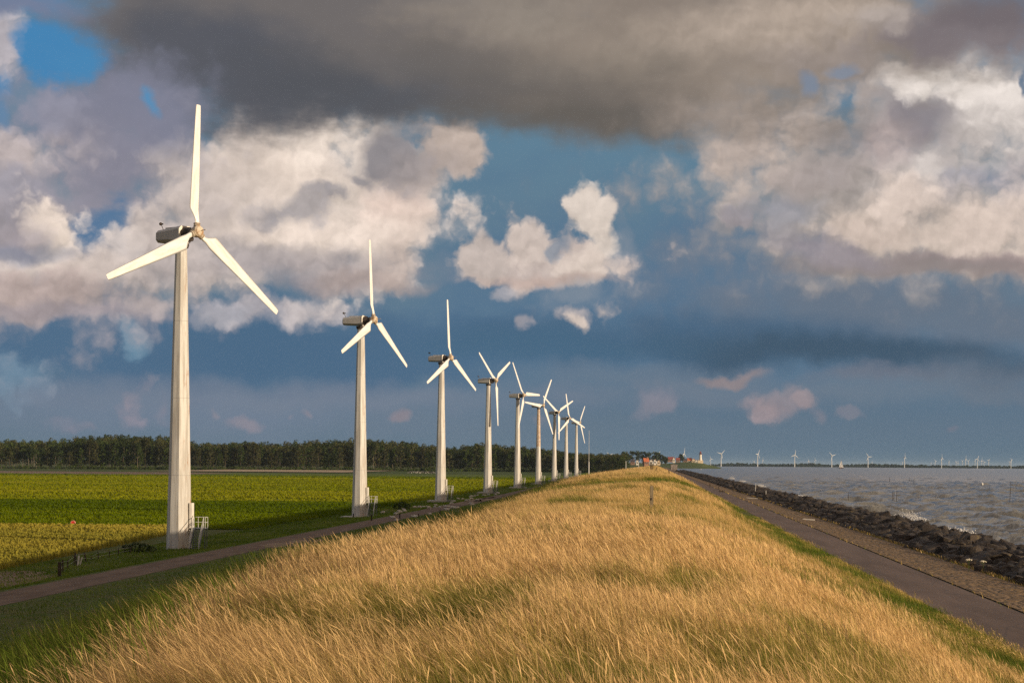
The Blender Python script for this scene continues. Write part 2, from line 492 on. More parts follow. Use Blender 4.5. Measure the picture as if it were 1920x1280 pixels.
def link_mesh(name, me, mat, parent=None, loc=None, rot=None):
    o = bpy.data.objects.new(name, me); C.objects.link(o)
    if mat is not None and not me.materials:
        for m_ in (mat if isinstance(mat, (list, tuple)) else [mat]):
            me.materials.append(m_)
    if parent is not None: o.parent = parent
    if loc is not None: o.location = loc
    if rot is not None: o.rotation_euler = rot
    return o


def np_mesh(name, verts, faces_flat, loop_tot, smooth=False, attr=None):
    me = bpy.data.meshes.new(name)
    verts = np.asarray(verts, np.float32).reshape(-1, 3)
    faces_flat = np.asarray(faces_flat, np.int32).ravel()
    loop_tot = np.asarray(loop_tot, np.int32)
    me.vertices.add(len(verts)); me.vertices.foreach_set('co', verts.ravel())
    me.loops.add(len(faces_flat)); me.loops.foreach_set('vertex_index', faces_flat)
    me.polygons.add(len(loop_tot))
    st = np.concatenate(([0], np.cumsum(loop_tot)[:-1])).astype(np.int32)
    me.polygons.foreach_set('loop_start', st)
    me.polygons.foreach_set('loop_total', loop_tot)
    if smooth:
        me.polygons.foreach_set('use_smooth', np.ones(len(loop_tot), bool))
    if attr is not None:
        for k, v in attr.items():
            v = np.asarray(v, np.float32)
            a = me.attributes.new(k, 'FLOAT_VECTOR', 'POINT')
            a.data.foreach_set('vector', v.ravel())
    me.update(calc_edges=True)
    return me


def grid_mesh(name, xs, ys, zfun, smooth=True):
    X, Y = np.meshgrid(xs, ys)
    Z = zfun(X, Y)
    v = np.stack([X, Y, Z], -1).reshape(-1, 3)
    nx, ny = len(xs), len(ys)
    i = (np.arange(ny - 1)[:, None] * nx + np.arange(nx - 1)[None, :]).ravel()
    f = np.stack([i, i + 1, i + 1 + nx, i + nx], 1)
    return np_mesh(name, v, f, np.full(len(f), 4), smooth)


def bm_obj(name, bm, mat, parent=None, smooth=False, loc=None, rot=None):
    me = bpy.data.meshes.new(name)
    bm.normal_update(); bm.to_mesh(me); bm.free()
    if smooth:
        me.polygons.foreach_set('use_smooth', np.ones(len(me.polygons), bool))
    return link_mesh(name, me, mat, parent, loc, rot)


def add_box(bm, c, s, rot=None, bevel=0.0):
    m = Matrix.Translation(c) @ (rot.to_4x4() if rot is not None else Matrix()) @ Matrix.Diagonal((*s, 1))
    r = bmesh.ops.create_cube(bm, size=1.0, matrix=m)
    if bevel > 0:
        ed = list({e for v in r['verts'] for e in v.link_edges})
        bmesh.ops.bevel(bm, geom=ed, offset=bevel, segments=1, affect='EDGES')


def add_tube(bm, pts, radii, n=8, cap=True):
    """swept ring tube through pts with a radius per point"""
    pts = [Vector(p) for p in pts]
    if not hasattr(radii, '__len__'): radii = [radii] * len(pts)
    rings = []
    for i, p in enumerate(pts):
        d = (pts[min(i + 1, len(pts) - 1)] - pts[max(i - 1, 0)]).normalized()
        a = d.cross(Vector((0, 0, 1)))
        if a.length < 1e-3: a = Vector((1, 0, 0))
        a.normalize(); b = d.cross(a)
        rings.append([bm.verts.new(p + (a * math.cos(2 * math.pi * k / n) + b * math.sin(2 * math.pi * k / n)) * radii[i]) for k in range(n)])
    for r0, r1 in zip(rings, rings[1:]):
        for k in range(n):
            bm.faces.new((r0[k], r0[(k + 1) % n], r1[(k + 1) % n], r1[k]))
    if cap:
        bm.faces.new(rings[0][::-1]); bm.faces.new(rings[-1])


def add_loft(bm, rings, cap=True):
    vs = [[bm.verts.new(p) for p in r] for r in rings]
    n = len(vs[0])
    for r0, r1 in zip(vs, vs[1:]):
        for k in range(n):
            bm.faces.new((r0[k], r0[(k + 1) % n], r1[(k + 1) % n], r1[k]))
    if cap:
        bm.faces.new(vs[0][::-1]); bm.faces.new(vs[-1])


def copy_tree(o, parent=None):
    c = o.copy(); C.objects.link(c)
    c.parent = parent
    for ch in [k for k in bpy.data.objects if k.parent == o]:
        copy_tree(ch, c)
    return c


# ------------------------------------------------------------------ materials
def material(name, build, rough=0.8, spec=0.3):
    m = bpy.data.materials.new(name); m.use_nodes = True
    t = NT(m.node_tree); t.n.clear()
    p = t.new('ShaderNodeBsdfPrincipled')
    p.inputs['Roughness'].default_value = rough
    p.inputs['Specular IOR Level'].default_value = spec
    out = t.new('ShaderNodeOutputMaterial')
    t.l.new(p.outputs[0], out.inputs[0])
    t.p = p; t.out = out
    t.pos = t.new('ShaderNodeNewGeometry').outputs['Position']
    t.obj = t.new('ShaderNodeTexCoord').outputs['Object']
    c = build(t)
    if c is not None: t.put(p.inputs['Base Color'], c)
    return m


def bump(t, h, dist, strength=1.0):
    b = t.new('ShaderNodeBump'); b.inputs['Strength'].default_value = strength
    b.inputs['Distance'].default_value = dist
    t.put(b.inputs['Height'], h)
    t.l.new(b.outputs[0], t.p.inputs['Normal'])


def mottled(c1, c2, scale, detail=5, lo=0.35, hi=0.65, bd=0.0, bs=None, stretch=(1, 1, 1)):
    def f(t):
        v = t.mapping(t.pos, scale=stretch)
        n = t.noise(v, scale, detail, 0.6)
        if bd: bump(t, t.noise(v, bs or scale * 4, 4, 0.6), bd)
        return t.mix(t.mapr(n, lo, hi), c1, c2)
    return f


def flat(c, var=0.15, scale=3.0):
    def f(t):
        n = t.noise(t.obj, scale, 4, 0.6)
        k = t.mapr(n, 0.3, 0.7, 1 - var, 1 + var, smooth=False)
        return t.vmath('SCALE', c, k)
    return f


def mk_ground(t):
    n1 = t.noise(t.pos, 0.35, 5, 0.6); n2 = t.noise(t.pos, 2.2, 5, 0.65)
    sx = t.new('ShaderNodeSeparateXYZ'); t.put(sx.inputs[0], t.pos)
    gold = t.mix(t.mapr(n2, .3, .7), (.20, .115, .045), (.33, .20, .085))
    green = t.mix(t.mapr(n2, .3, .7), (.048, .072, .012), (.105, .130, .026))
    base = t.mix(t.mapr(n1, .38, .62), green, t.mix(0.35, green, (.16, .10, .05)))
    # dry meadow on the crest, green pasture at the foot and in the polder
    w = t.math('MULTIPLY', t.mapr(sx.outputs[0], -9.5, -6.5), t.mapr(t.math('ADD', sx.outputs[0], t.math('MULTIPLY', n1, 4.0)), 6.8, 9.5, 1, 0))
    bump(t, n2, 0.25, 0.8)
    c = t.mix(w, base, gold)
    c = t.mix(t.math('MULTIPLY', t.mapr(sx.outputs[0], 11.5, 11.6), t.mapr(sx.outputs[0], 11.85, 11.95, .85, 0)), c, (.04, .03, .022))
    return t.mix(t.mapr(sx.outputs[0], 15.4, 15.9), c, (.035, .029, .024))


M_ground = material('meadow_ground', mk_ground, 0.95, 0.1)


def strip_mat(c1, c2, s, bd, bs):
    return mottled(c1, c2, s, 5, .35, .65, bd, bs)


def mk_asphalt(t):
    n = t.noise(t.pos, 30, 4, 0.7); m_ = t.noise(t.mapping(t.pos, scale=(1, .12, 1)), 0.9, 4, 0.6)
    bump(t, n, 0.006, 0.6)
    c = t.mix(t.mapr(m_, .3, .7), (.112, .073, .052), (.185, .125, .092))
    cr = t.vor(t.mapping(t.pos, scale=(1, .4, 1)), 0.35, feature='DISTANCE_TO_EDGE')
    c = t.mix(t.mapr(cr, 0.0, 0.012, .45, 0), c, (.05, .04, .035))
    return t.mix(t.mapr(n, .35, .65, 0, .35), c, (.20, .145, .11))


def mk_verge(t):
    n = t.noise(t.pos, 1.2, 4, 0.6)
    v = t.mapping(t.pos, scale=(2.4, 1.6, 0.0))
    e = t.vor(v, 1.0, feature='DISTANCE_TO_EDGE'); cell = t.new('ShaderNodeTexVoronoi'); t.put(cell.inputs['Vector'], v)
    cell.inputs['Scale'].default_value = 1.0
    h = t.mapr(e, 0.0, 0.22)
    bump(t, t.math('ADD', h, t.math('MULTIPLY', t.noise(t.pos, 9, 3), .25)), 0.10, 1.0)
    c = t.mix(t.mapr(n, .3, .7), (.21, .135, .070), (.31, .20, .105))
    c = t.mix(t.math('MULTIPLY', cell.outputs['Color'], .3), c, (.15, .10, .065))
    c = t.mix(t.mapr(e, 0.02, 0.16, .75, 0), c, (.045, .035, .018))
    return t.mix(t.mapr(t.noise(t.pos, 0.5, 5, .65), .5, .66, 0, .7), c, (.26, .16, .06))


def mk_track(t):
    n = t.noise(t.mapping(t.pos, scale=(1, .25, 1)), 1.0, 5, 0.65)
    bump(t, t.noise(t.pos, 12, 4), 0.02, 0.7)
    return t.mix(t.mapr(n, .35, .65), (.125, .083, .056), (.178, .124, .086))


M_asphalt = material('brown_asphalt', mk_asphalt, 0.85, 0.2)
M_verge = material('basalt_paving', mk_verge, 0.85, 0.2)
M_track = material('gravel_track', mk_track, 0.95, 0.1)

# ------------------------------------------------------------------ the ground sheet and the strips on it
gx = np.unique(np.round(np.concatenate([
    [-20000, -12000, -8000, -5000, -3000, -2000, -1300, -900, -600, -420, -300, -220, -160, -120, -95, -80, -70, -62, -57, -53, -50, -47.5, -45.5, -44, -43, -42, -41, -40, -39, -38.3, -36.5, -34.8, -33, -31, -28],
    np.arange(-25, -9, 1.0), np.arange(-9, 8.9, 0.5), [8.4, 8.7, 8.9, 9.0, 10.3, 11.6, 11.8, 13, 14.3, 15.5, 16, 17, 19, 21, 24, 29, 34, 60, 200, 1000, 4000, 9000, 20000]]), 3))
gy = np.concatenate([[-300, -100, -40, -15], np.arange(-5, 60, 0.8), np.arange(60, 150, 1.5), np.arange(150, 400, 4), np.arange(400, 1000, 10),
                     np.arange(1000, 2600, 40), np.arange(2600, 5000, 200), [5000, 7000, 10000, 14000, 20000, 32000]])
ground = link_mesh('ground', grid_mesh('ground', gx, gy, height), M_ground)
tag(ground, kind='structure')


def strip(name, x0, x1, y0, y1, mat, up):
    xs = gx[(gx >= x0 - 1e-6) & (gx <= x1 + 1e-6)]; ys = gy[(gy >= y0) & (gy <= y1)]
    o = link_mesh(name, grid_mesh(name, xs, ys, lambda a, b: height(a, b) + up), mat)
    return tag(o, kind='structure')


strip('cycle_path', 9.0, 11.6, -40, 3000, M_asphalt, 0.012)
strip('stone_verge', 11.8, 15.5, -40, 3000, M_verge, 0.03)
strip('farm_track', -38.3, -34.8, -40, 2200, M_track, 0.012)
M_dirt = material('bare_dirt', mottled((.16, .105, .07), (.27, .19, .135), 0.5, 6, .35, .65, .05, 3), 0.95, 0.1)


def patch(name, poly_px, mat, up=0.02):
    """an irregular flat patch of ground given by its outline on the ground"""
    pts = [ground_hit(*p) for p in poly_px]
    bm = bmesh.new()
    n = 8
    outl = []
    for a, b in zip(pts, pts[1:] + pts[:1]):
        for k in range(n):
            p = a.lerp(b, k / n)
            d = (b - a).length * 0.06
            p = p + Vector((random.uniform(-d, d), random.uniform(-d, d), 0)) * (1 if k else 0.3)
            outl.append(p)
    cen = sum((p for p in pts), Vector()) / len(pts)
    rings = []
    for s in (1.0, .8, .6, .4, .2):
        rings.append([bm.verts.new(Vector((q.x, q.y, float(height(q.x, q.y)) + up))) for q in (cen.lerp(p, s) for p in outl)])
    for r0, r1 in zip(rings, rings[1:]):
        for k in range(len(r0)):
            bm.faces.new((r0[k], r0[(k + 1) % len(r0)], r1[(k + 1) % len(r0)], r1[k]))
    bm.faces.new(rings[-1])
    bmesh.ops.recalc_face_normals(bm, faces=bm.faces)
    for f in bm.faces:
        if f.normal.z < 0: f.normal_flip()
    return tag(bm_obj(name, bm, mat), kind='structure')


patch('dirt_ground', [(-60, 1108), (-60, 1074), (60, 1070), (105, 1078), (70, 1090), (20, 1100)], M_dirt)
patch('dirt_ground', [(700, 957), (790, 947), (880, 939), (895, 942), (830, 950), (735, 963)], M_dirt)
patch('dirt_ground', [(860, 939), (900, 934), (930, 931), (925, 936), (890, 941)], M_dirt)
patch('dirt_ground', [(480, 1022), (560, 1012), (610, 1010), (600, 1016), (520, 1028)], M_dirt)

# polder fields: sheets a little above the ground, crossing the polder at right angles to the dike
def field(name, x0, x1, y0, y1, mat, up=0.06):
    xs = np.unique(np.concatenate([np.clip(gx, x0, x1), np.linspace(max(x0, -400), x1, 40)]))
    ys = np.unique(np.concatenate([np.clip(gy, y0, y1), np.linspace(y0, y1, 12)]))
    o = link_mesh(name, grid_mesh(name, xs, ys, lambda a, b: height(a, b) + up), mat)
    return tag(o, kind='structure')


def crop_mat(nm, c1, c2, rows=0.0):
    def f(t):
        n = t.noise(t.mapping(t.pos, scale=(.12, 1, 1)), 0.09, 4, 0.6)
        h = t.noise(t.pos, 2.2, 4, 0.7)
        bump(t, h, 0.6, 1.0)
        return t.mix(t.mapr(t.math('ADD', t.math('MULTIPLY', n, .7), t.math('MULTIPLY', h, .3)), .35, .65), c1, c2)
    return material(nm, f, 0.9, 0.15)


M_wheat = crop_mat('ripening_barley_soil', (.20, .15, .03), (.30, .22, .05))
M_beet = crop_mat('beet_leaf_ground', (.035, .062, .006), (.06, .095, .010))
M_lime = crop_mat('young_crop_ground', (.085, .125, .010), (.135, .17, .016))
M_mead = crop_mat('far_meadow', (.05, .075, .012), (.085, .11, .02))
M_earth = crop_mat('ploughed_earth', (.17, .115, .075), (.27, .19, .13))
M_sand = crop_mat('sandy_strip', (.40, .30, .19), (.50, .38, .25))
FIELDS = [('barley_field', -600, -57, 110, 238, M_wheat), ('beet_field', -2400, -50, 241, 400, M_beet),
          ('crop_field', -3000, -50, 402, 900, M_lime), ('meadow_field', -3400, -50, 902, 1020, M_mead),
          ('earth_field', -3400, -262, 1030, 1240, M_earth), ('crop_field', -262, -50, 1030, 1240, M_lime),
          ('meadow_field', -4000, -50, 1242, 1900, M_mead), ('sand_strip', -335, -205, 1300, 1570, M_sand)]
for nm, x0, x1, y0, y1, m_ in FIELDS:
    field(nm, x0, x1, y0, y1, m_, 0.06 if nm != 'sand_strip' else 0.5)

# ------------------------------------------------------------------ water with real waves near the dike
ywr = np.concatenate([[-60, 0, 20, 45], np.geomspace(70, 800, 1150), np.geomspace(806, 2200, 160), np.geomspace(2250, 14000, 40)])
uw = np.linspace(0, 1, 330) ** 1.1
XW = 17.5 + uw[None, :] * (60 + 0.42 * np.maximum(ywr, 0))[:, None]
YW = np.repeat(ywr[:, None], len(uw), 1)
HW = np.zeros_like(XW)
wr = np.random.default_rng(5)
wx = XW + (fbm(XW / 7, YW / 7, 21) - .5) * 6
wy = YW + (fbm(XW / 7 + 40, YW / 7, 22) - .5) * 6
gust_w = .55 + .9 * fbm(XW / 26, YW / 40, 23)
for i in range(34):
    lam = 1.1 * 1.075 ** i * wr.uniform(.9, 1.1)
    a = R(238) + wr.normal(0, .55)
    k = 2 * math.pi / lam
    sp = np.maximum(0.0024 * YW, 0.35)
    damp = np.clip(1.25 - 2.4 * sp / lam, 0, 1)
    ph = k * (wx * math.cos(a) + wy * math.sin(a)) + wr.uniform(0, 6.3)
    HW += 0.025 * lam ** 0.85 * damp * (1 - 2 * np.abs(np.sin(ph * .5)) ** 0.85)
HW *= gust_w
ZW = WATER_Z + HW
vw = np.stack([XW, YW, ZW], -1).reshape(-1, 3)
nx, ny = XW.shape[1], XW.shape[0]
ii = (np.arange(ny - 1)[:, None] * nx + np.arange(nx - 1)[None, :]).ravel()
fw = np.stack([ii, ii + 1, ii + 1 + nx, ii + nx], 1)


def mk_water(t):
    v = t.mapping(t.pos, rot=(0, 0, R(20)), scale=(1.0, .45, 1))
    n = t.math('ADD', t.noise(v, 0.9, 5, 0.62), t.math('MULTIPLY', t.noise(v, 0.16, 4, .6), 1.6))
    bump(t, n, 0.22, 1.0)
    t.p.inputs['IOR'].default_value = 1.33
    sx = t.new('ShaderNodeSeparateXYZ'); t.put(sx.inputs[0], t.pos)
    foam = t.math('MULTIPLY', t.mapr(t.math('ADD', sx.outputs[0], t.math('MULTIPLY', t.noise(t.pos, .12, 3), 9.0)), 24.5, 30, 1, 0),
                  t.mapr(t.noise(t.pos, 0.7, 5, .7), .50, .60))
    caps = t.math('MULTIPLY', t.mapr(sx.outputs[2], WATER_Z + .34, WATER_Z + .58), t.mapr(t.noise(t.pos, 1.4, 4, .7), .48, .60, 0, .8))
    f = t.math('MAXIMUM', foam, caps)
    t.put(t.p.inputs['Roughness'], t.mixf(f, .16, .8))
    return t.mix(f, (.195, .182, .150), (.72, .68, .62))


M_water = material('choppy_lake', mk_water, .16, .5)
water = link_mesh('water', np_mesh('water', vw, fw, np.full(len(fw), 4), True), M_water)
tag(water, kind='structure')
# ------------------------------------------------------------------ grasses and crops (uncountable: one object per kind)
def blade_mesh(name, pos, h, w, lean, tint, prof, mat, dry=0.0):
    """every blade is a tapering ribbon that bends with the wind; prof = [(t, width factor)...]"""
    N = len(pos); K = len(prof)
    az_ = RNG.uniform(0, math.pi, N)
    side = np.stack([np.cos(az_), np.sin(az_), np.zeros(N)], 1)
    V = np.zeros((N, 2 * K, 3)); A = np.zeros((N, 2 * K, 3))
    L = np.linalg.norm(lean, axis=1)
    for k, (t, wf) in enumerate(prof):
        c = pos + np.stack([lean[:, 0] * h * t ** 1.7, lean[:, 1] * h * t ** 1.7, h * (t - 0.33 * np.minimum(L, 1.2) ** 2 * t ** 2.2)], 1)
        V[:, 2 * k] = c - side * (w * wf * .5)[:, None]
        V[:, 2 * k + 1] = c + side * (w * wf * .5)[:, None]
        A[:, 2 * k] = A[:, 2 * k + 1] = np.stack([tint, np.full(N, t), RNG.uniform(0, 1, N)], 1) if k == 0 else A[:, 0]
        A[:, 2 * k, 1] = A[:, 2 * k + 1, 1] = t
    b = (np.arange(N) * 2 * K)[:, None, None]
    q = np.array([[2 * k, 2 * k + 1, 2 * k + 3, 2 * k + 2] for k in range(K - 1)])[None]
    f = (b + q).reshape(-1, 4)
    me = np_mesh(name, V.reshape(-1, 3), f, np.full(len(f), 4), True, {'blade': A.reshape(-1, 3)})
    return link_mesh(name, me, mat)


def blade_mat(name, stops, tip=None, trans=0.35, var=.28):
    """colour by the blade's own tint; the seed head has its own colour"""
    m = bpy.data.materials.new(name); m.use_nodes = True
    t = NT(m.node_tree); t.n.clear()
    at = t.new('ShaderNodeAttribute', attribute_name='blade')
    s = t.new('ShaderNodeSeparateXYZ'); t.put(s.inputs[0], at.outputs['Vector'])
    c = t.ramp(s.outputs[0], stops)
    if tip is not None:
        c = t.mix(t.math('MULTIPLY', t.mapr(s.outputs[1], .68, .80), t.mapr(s.outputs[0], .35, .6, .15, 1)), c, tip)
    c = t.vmath('SCALE', c, t.mapr(s.outputs[2], 0, 1, 1 - var, 1 + var, smooth=False))
    d = t.new('ShaderNodeBsdfDiffuse'); t.put(d.inputs[0], c)
    tr = t.new('ShaderNodeBsdfTranslucent'); t.put(tr.inputs[0], c)
    mx = t.new('ShaderNodeMixShader'); mx.inputs[0].default_value = trans
    t.l.new(d.outputs[0], mx.inputs[1]); t.l.new(tr.outputs[0], mx.inputs[2])
    t.l.new(mx.outputs[0], t.new('ShaderNodeOutputMaterial').inputs[0])
    return m


M_dry = blade_mat('dry_meadow_blades', [(0, (.085, .13, .014)), (.26, (.155, .185, .026)), (.44, (.265, .215, .045)), (.62, (.45, .315, .085)), (.82, (.59, .41, .135)), (1, (.71, .51, .21))],
                  tip=(.75, .505, .23), trans=.3)
M_green = blade_mat('green_blades', [(0, (.055, .095, .010)), (.5, (.13, .19, .022)), (1, (.24, .27, .05))], trans=.4)
M_crop = blade_mat('crop_leaves', [(0, (.055, .085, .004)), (.25, (.105, .145, .005)), (.5, (.17, .20, .006)), (.75, (.25, .25, .010)), (1, (.32, .29, .03))], trans=.4, var=.10)
M_barley = blade_mat('barley_stalks', [(0, (.15, .16, .025)), (.5, (.33, .27, .04)), (1, (.50, .385, .075))], trans=.35, var=.15)


def in_view(p, m=0.07):
    x, y, z = project(p)
    return (z > 5) & (x > -1920 * m) & (x < 1920 * (1 + m)) & (y < 1280 * (1 + m) + 60)


def scatter(n, x0, x1, y0, y1, ypow=0.0):
    x = RNG.uniform(x0, x1, n)
    u = RNG.uniform(0, 1, n)
    y = y0 * (y1 / y0) ** u if ypow == 0 else y0 + (y1 - y0) * u
    p = np.stack([x, y, height(x, y) - 0.02], 1)
    return p[in_view(p)]


def greenness(x, y):
    """how green the meadow is at a place: patches, the wet foot of the seaward slope, the mown crossing"""
    g = sstep(.52, .66, fbm(x / 2.0, y / 4.0, 31)) * .8
    g += sstep(3.7, 5.9, x + 2.2 * (fbm(x / 1.5, y / 6.0, 36) - .5)) * (1 - .5 * sstep(7.9, 8.7, x)) * (.42 + .5 * sstep(.42, .58, fbm(x / 1.4, y / 7.0, 33)))
    g += np.exp(-((y - (160 + 3.0 * x)) / 11.0) ** 2) * .95 * sstep(14, 6, x)
    near = sstep(22.5, 15, y) * sstep(2.5, -2.0, x)
    g += near * .85 * sstep(.38, .54, fbm(x / 1.1, y / 1.6, 35))
    g += sstep(0, 1.6, -x - (4.7 + 2.6 * sstep(16, 44, y) + 1.6 * (fbm(x / .7, y / 1.2, 38) - .5))) * .95
    return np.clip(g, 0, 1.2)


def wind(n, x, y, amt):
    gust = fbm(x / 3.2, y / 4.5, 41)
    a = R(188) + RNG.normal(0, .55, n) + (gust - .5) * 1.2
    L = np.clip(amt * (0.35 + 1.2 * gust) + RNG.normal(0, .22, n), .03, 1.2)
    return np.stack([np.cos(a) * L, np.sin(a) * L], 1)


pp, hh, ww, tt = [], [], [], []
for (y0, y1, n) in ((11.5, 18, 290000), (18, 26, 330000), (26, 45, 430000), (45, 80, 310000), (80, 150, 230000), (150, 300, 170000), (300, 700, 60000), (700, 1700, 26000)):
    p = scatter(n, -12.5, 9.3, y0, y1)
    x, y = p[:, 0], p[:, 1]
    g = greenness(x, y) + RNG.normal(0, .16, len(p))
    thick = fbm(x / .9, y / 1.3, 44)
    keep = RNG.uniform(0, 1, len(p)) < np.where(x > 8.9, .25 * (fbm(x, y / 2.0, 47) > .5), 1.0) * (.45 + .9 * thick)
    hgt = (.26 + .27 * fbm(x / 2.2, y / 3.0, 45)) * RNG.choice([.38, .75, .95, 1.1, 1.45], len(p), p=[.22, .26, .28, .18, .06]) * RNG.uniform(.85, 1.15, len(p))
    hgt *= 1 - .55 * sstep(5.5, 8.6, x) - .45 * np.exp(-((y - (160 + 3 * x)) / 10.0) ** 2)
    hgt *= np.where(g > .6, .9, 1.0)
    low = hgt < .24
    g = g + low * .22
    tint = np.clip(.86 - .80 * np.clip(g, 0, 1.05) + (fbm(x / 6.0, y / 9.0, 48) - .5) * .5 + RNG.normal(0, .09, len(p)), 0, 1)
    pp.append(p[keep]); hh.append(hgt[keep]); tt.append(tint[keep])
    ww.append((np.maximum(.0020, .00014 * y) * RNG.uniform(.7, 1.4, len(p)))[keep])
pp, hh, ww, tt = map(np.concatenate, (pp, hh, ww, tt))
far = pp[:, 1] > 60
STEM = [(0, 1), (.45, .8), (.72, .55), (.84, 1.9), (1, .12)]
BLADE = [(0, 1), (.5, .8), (1, .08)]
head = (RNG.uniform(0, 1, len(pp)) < .62) & (tt > .3)
for sel, prof, nm in ((~far & head, STEM, 'dry_grass'), (~far & ~head, [(0, 1.1), (.35, 1), (.7, .7), (1, .06)], 'dry_grass'), (far, BLADE, 'dry_grass')):
    o = blade_mesh(nm, pp[sel], hh[sel] * (1.15 if prof is STEM else .95), ww[sel], wind(int(sel.sum()), pp[sel, 0], pp[sel, 1], .50), tt[sel], prof, M_dry)
    tag(o, 'golden dry grass leaning in the wind over the crest of the dike', 'grass', kind='stuff')

# scattered fluffy plumes that stand out of the near grass
p = scatter(3000, -6, 6, 11.5, 26)
o = blade_mesh('seed_plumes', p, RNG.uniform(.38, .68, len(p)), RNG.uniform(.0017, .0027, len(p)), wind(len(p), p[:, 0], p[:, 1], .75), np.clip(RNG.normal(.88, .1, len(p)), 0, 1), [(0, 1), (.5, .8), (.76, .9), (.84, 4.2), (.92, 5.4), (1, .8)], M_dry)
tag(o, 'pale drooping seed plumes standing out of the nearest grass', 'grass', kind='stuff')

# lush broad blades where the crest falls away at the left, and on the green slope below
p = scatter(22000, -10, -3.6, 12, 60)
keep = RNG.uniform(0, 1, len(p)) < sstep(0, 1.4, -p[:, 0] - (4.1 + 3.1 * sstep(15, 44, p[:, 1]))) * sstep(58, 34, p[:, 1])
p = p[keep]
o = blade_mesh('green_grass', p, RNG.uniform(.36, .80, len(p)), RNG.uniform(.008, .018, len(p)), wind(len(p), p[:, 0], p[:, 1], .42), RNG.uniform(.35, 1, len(p)), [(0, .7), (.35, 1), (.7, .75), (1, .05)], M_green)
tag(o, 'broad green grass blades along the landward edge of the crest', 'grass', kind='stuff')
ps = [scatter(60000, -34, -12, 40, 420), scatter(60000, -50, -39, 90, 520), scatter(9000, -52, -39, 520, 1500)]
p = np.concatenate(ps)
o = blade_mesh('pasture_grass', p, RNG.uniform(.06, .20, len(p)) * (1 + .0006 * p[:, 1]), np.maximum(.02, .0004 * p[:, 1]), wind(len(p), p[:, 0], p[:, 1], .35), np.clip(fbm(p[:, 0] / 3, p[:, 1] / 8, 51) + RNG.normal(0, .12, len(p)), 0, 1), BLADE, M_green)
tag(o, 'short grazed grass on both sides of the gravel track', 'grass', kind='stuff')
p = np.concatenate([scatter(6000, 15.4, 16.1, 40, 400), scatter(250, 11.5, 11.9, 30, 400)])
o = blade_mesh('verge_grass', p, RNG.uniform(.08, .30, len(p)), np.maximum(.012, .0003 * p[:, 1]), wind(len(p), p[:, 0], p[:, 1], .4), np.clip(RNG.normal(.55, .22, len(p)), 0, 1), BLADE, M_dry)
tag(o, 'thin dry grass along the edges of the paved verge', 'grass', kind='stuff')


def crop(name, n, x0, x1, y0, y1, hrange, tint, mat, label, prof=BLADE, wk=1.0, lean=.35, rows=False):
    p = scatter(n, x0, x1, y0, y1)
    p = p[p[:, 0] > -0.36 * p[:, 1] - 8]
    if name == 'barley': p = p[p[:, 0] < -49.5 - (p[:, 1] - 150) * .075]
    x, y = p[:, 0], p[:, 1]
    h = RNG.uniform(*hrange, len(p)) * (1 + .0005 * y)
    w = np.maximum(.03, .0006 * y) * wk * RNG.uniform(.7, 1.3, len(p))
    t = np.clip(tint + (fbm(x / 90, y / 26, 61) - .5) * .6 + RNG.normal(0, .05, len(p)), 0, 1)
    if rows:      # field drains and tractor lines: gaps in the stand
        gap = (np.abs((y - 241) % 53 - 26) < .6 + .002 * y) | (np.abs(y - 290 - .02 * x) < 1.2)
        h = np.where(gap, h * .25, h); t = np.where(gap, t * .45, t)
    o = blade_mesh(name, p, h, w, wind(len(p), x, y, lean), t, prof, mat)
    tag(o, label, 'crop', kind='stuff')


crop('barley', 150000, -110, -48, 112, 238, (.45, .75), .42, M_barley, 'yellow ripening barley stand beside the nearest turbine', STEM, .9, .3)
crop('beet_leaves', 170000, -190, -50, 241, 400, (.25, .5), .22, M_crop, 'dark green beet leaves in the middle field', [(0, .5), (.5, 1.3), (1, .3)], 1.5, .5, True)
crop('young_crop', 160000, -400, -50, 402, 900, (.3, .5), .62, M_crop, 'bright yellow green crop beyond the beet field', [(0, .5), (.5, 1.2), (1, .3)], 1.3, .5, True)
crop('far_grass', 9000, -400, -50, 902, 1025, (.3, .5), .35, M_crop, 'green meadow grass in front of the wood', [(0, .5), (.5, 1.2), (1, .3)], 1.3, .4)
# ------------------------------------------------------------------ the row of nine turbines
def mk_tower(t):
    z = t.new('ShaderNodeSeparateXYZ'); t.put(z.inputs[0], t.obj)
    v = t.mapping(t.obj, scale=(1.6, 1.6, .10))
    st = t.mapr(t.noise(v, 1.3, 6, .7), .42, .60)
    c = t.mix(st, (.66, .635, .58), (.46, .425, .37))
    # rust weeping down the seaward corner and dirt low down
    r = t.math('MULTIPLY', t.mapr(t.noise(t.mapping(t.obj, scale=(2.6, 2.6, .33)), 1.2, 6, .7), .53, .64), t.mapr(z.outputs[0], .25, .8))
    c = t.mix(t.math('MULTIPLY', r, .85), c, (.36, .17, .06))
    seam = t.mapr(t.math('ABSOLUTE', t.math('SUBTRACT', t.math('MODULO', z.outputs[2], 7.3), 7.1)), 0, .035, .7, 0)
    c = t.mix(seam, c, (.25, .23, .2))
    return t.mix(t.math('MULTIPLY', t.mapr(z.outputs[2], 0, 2.2, 1, 0), t.mapr(t.noise(t.obj, 3, 5, .7), .4, .7, 0, .6)), c, (.40, .36, .30))


def mk_white(t):
    n = t.noise(t.mapping(t.obj, scale=(1, 1, .25)), 1.6, 5, .65)
    return t.mix(t.mapr(n, .42, .7), (.82, .81, .78), (.68, .64, .57))


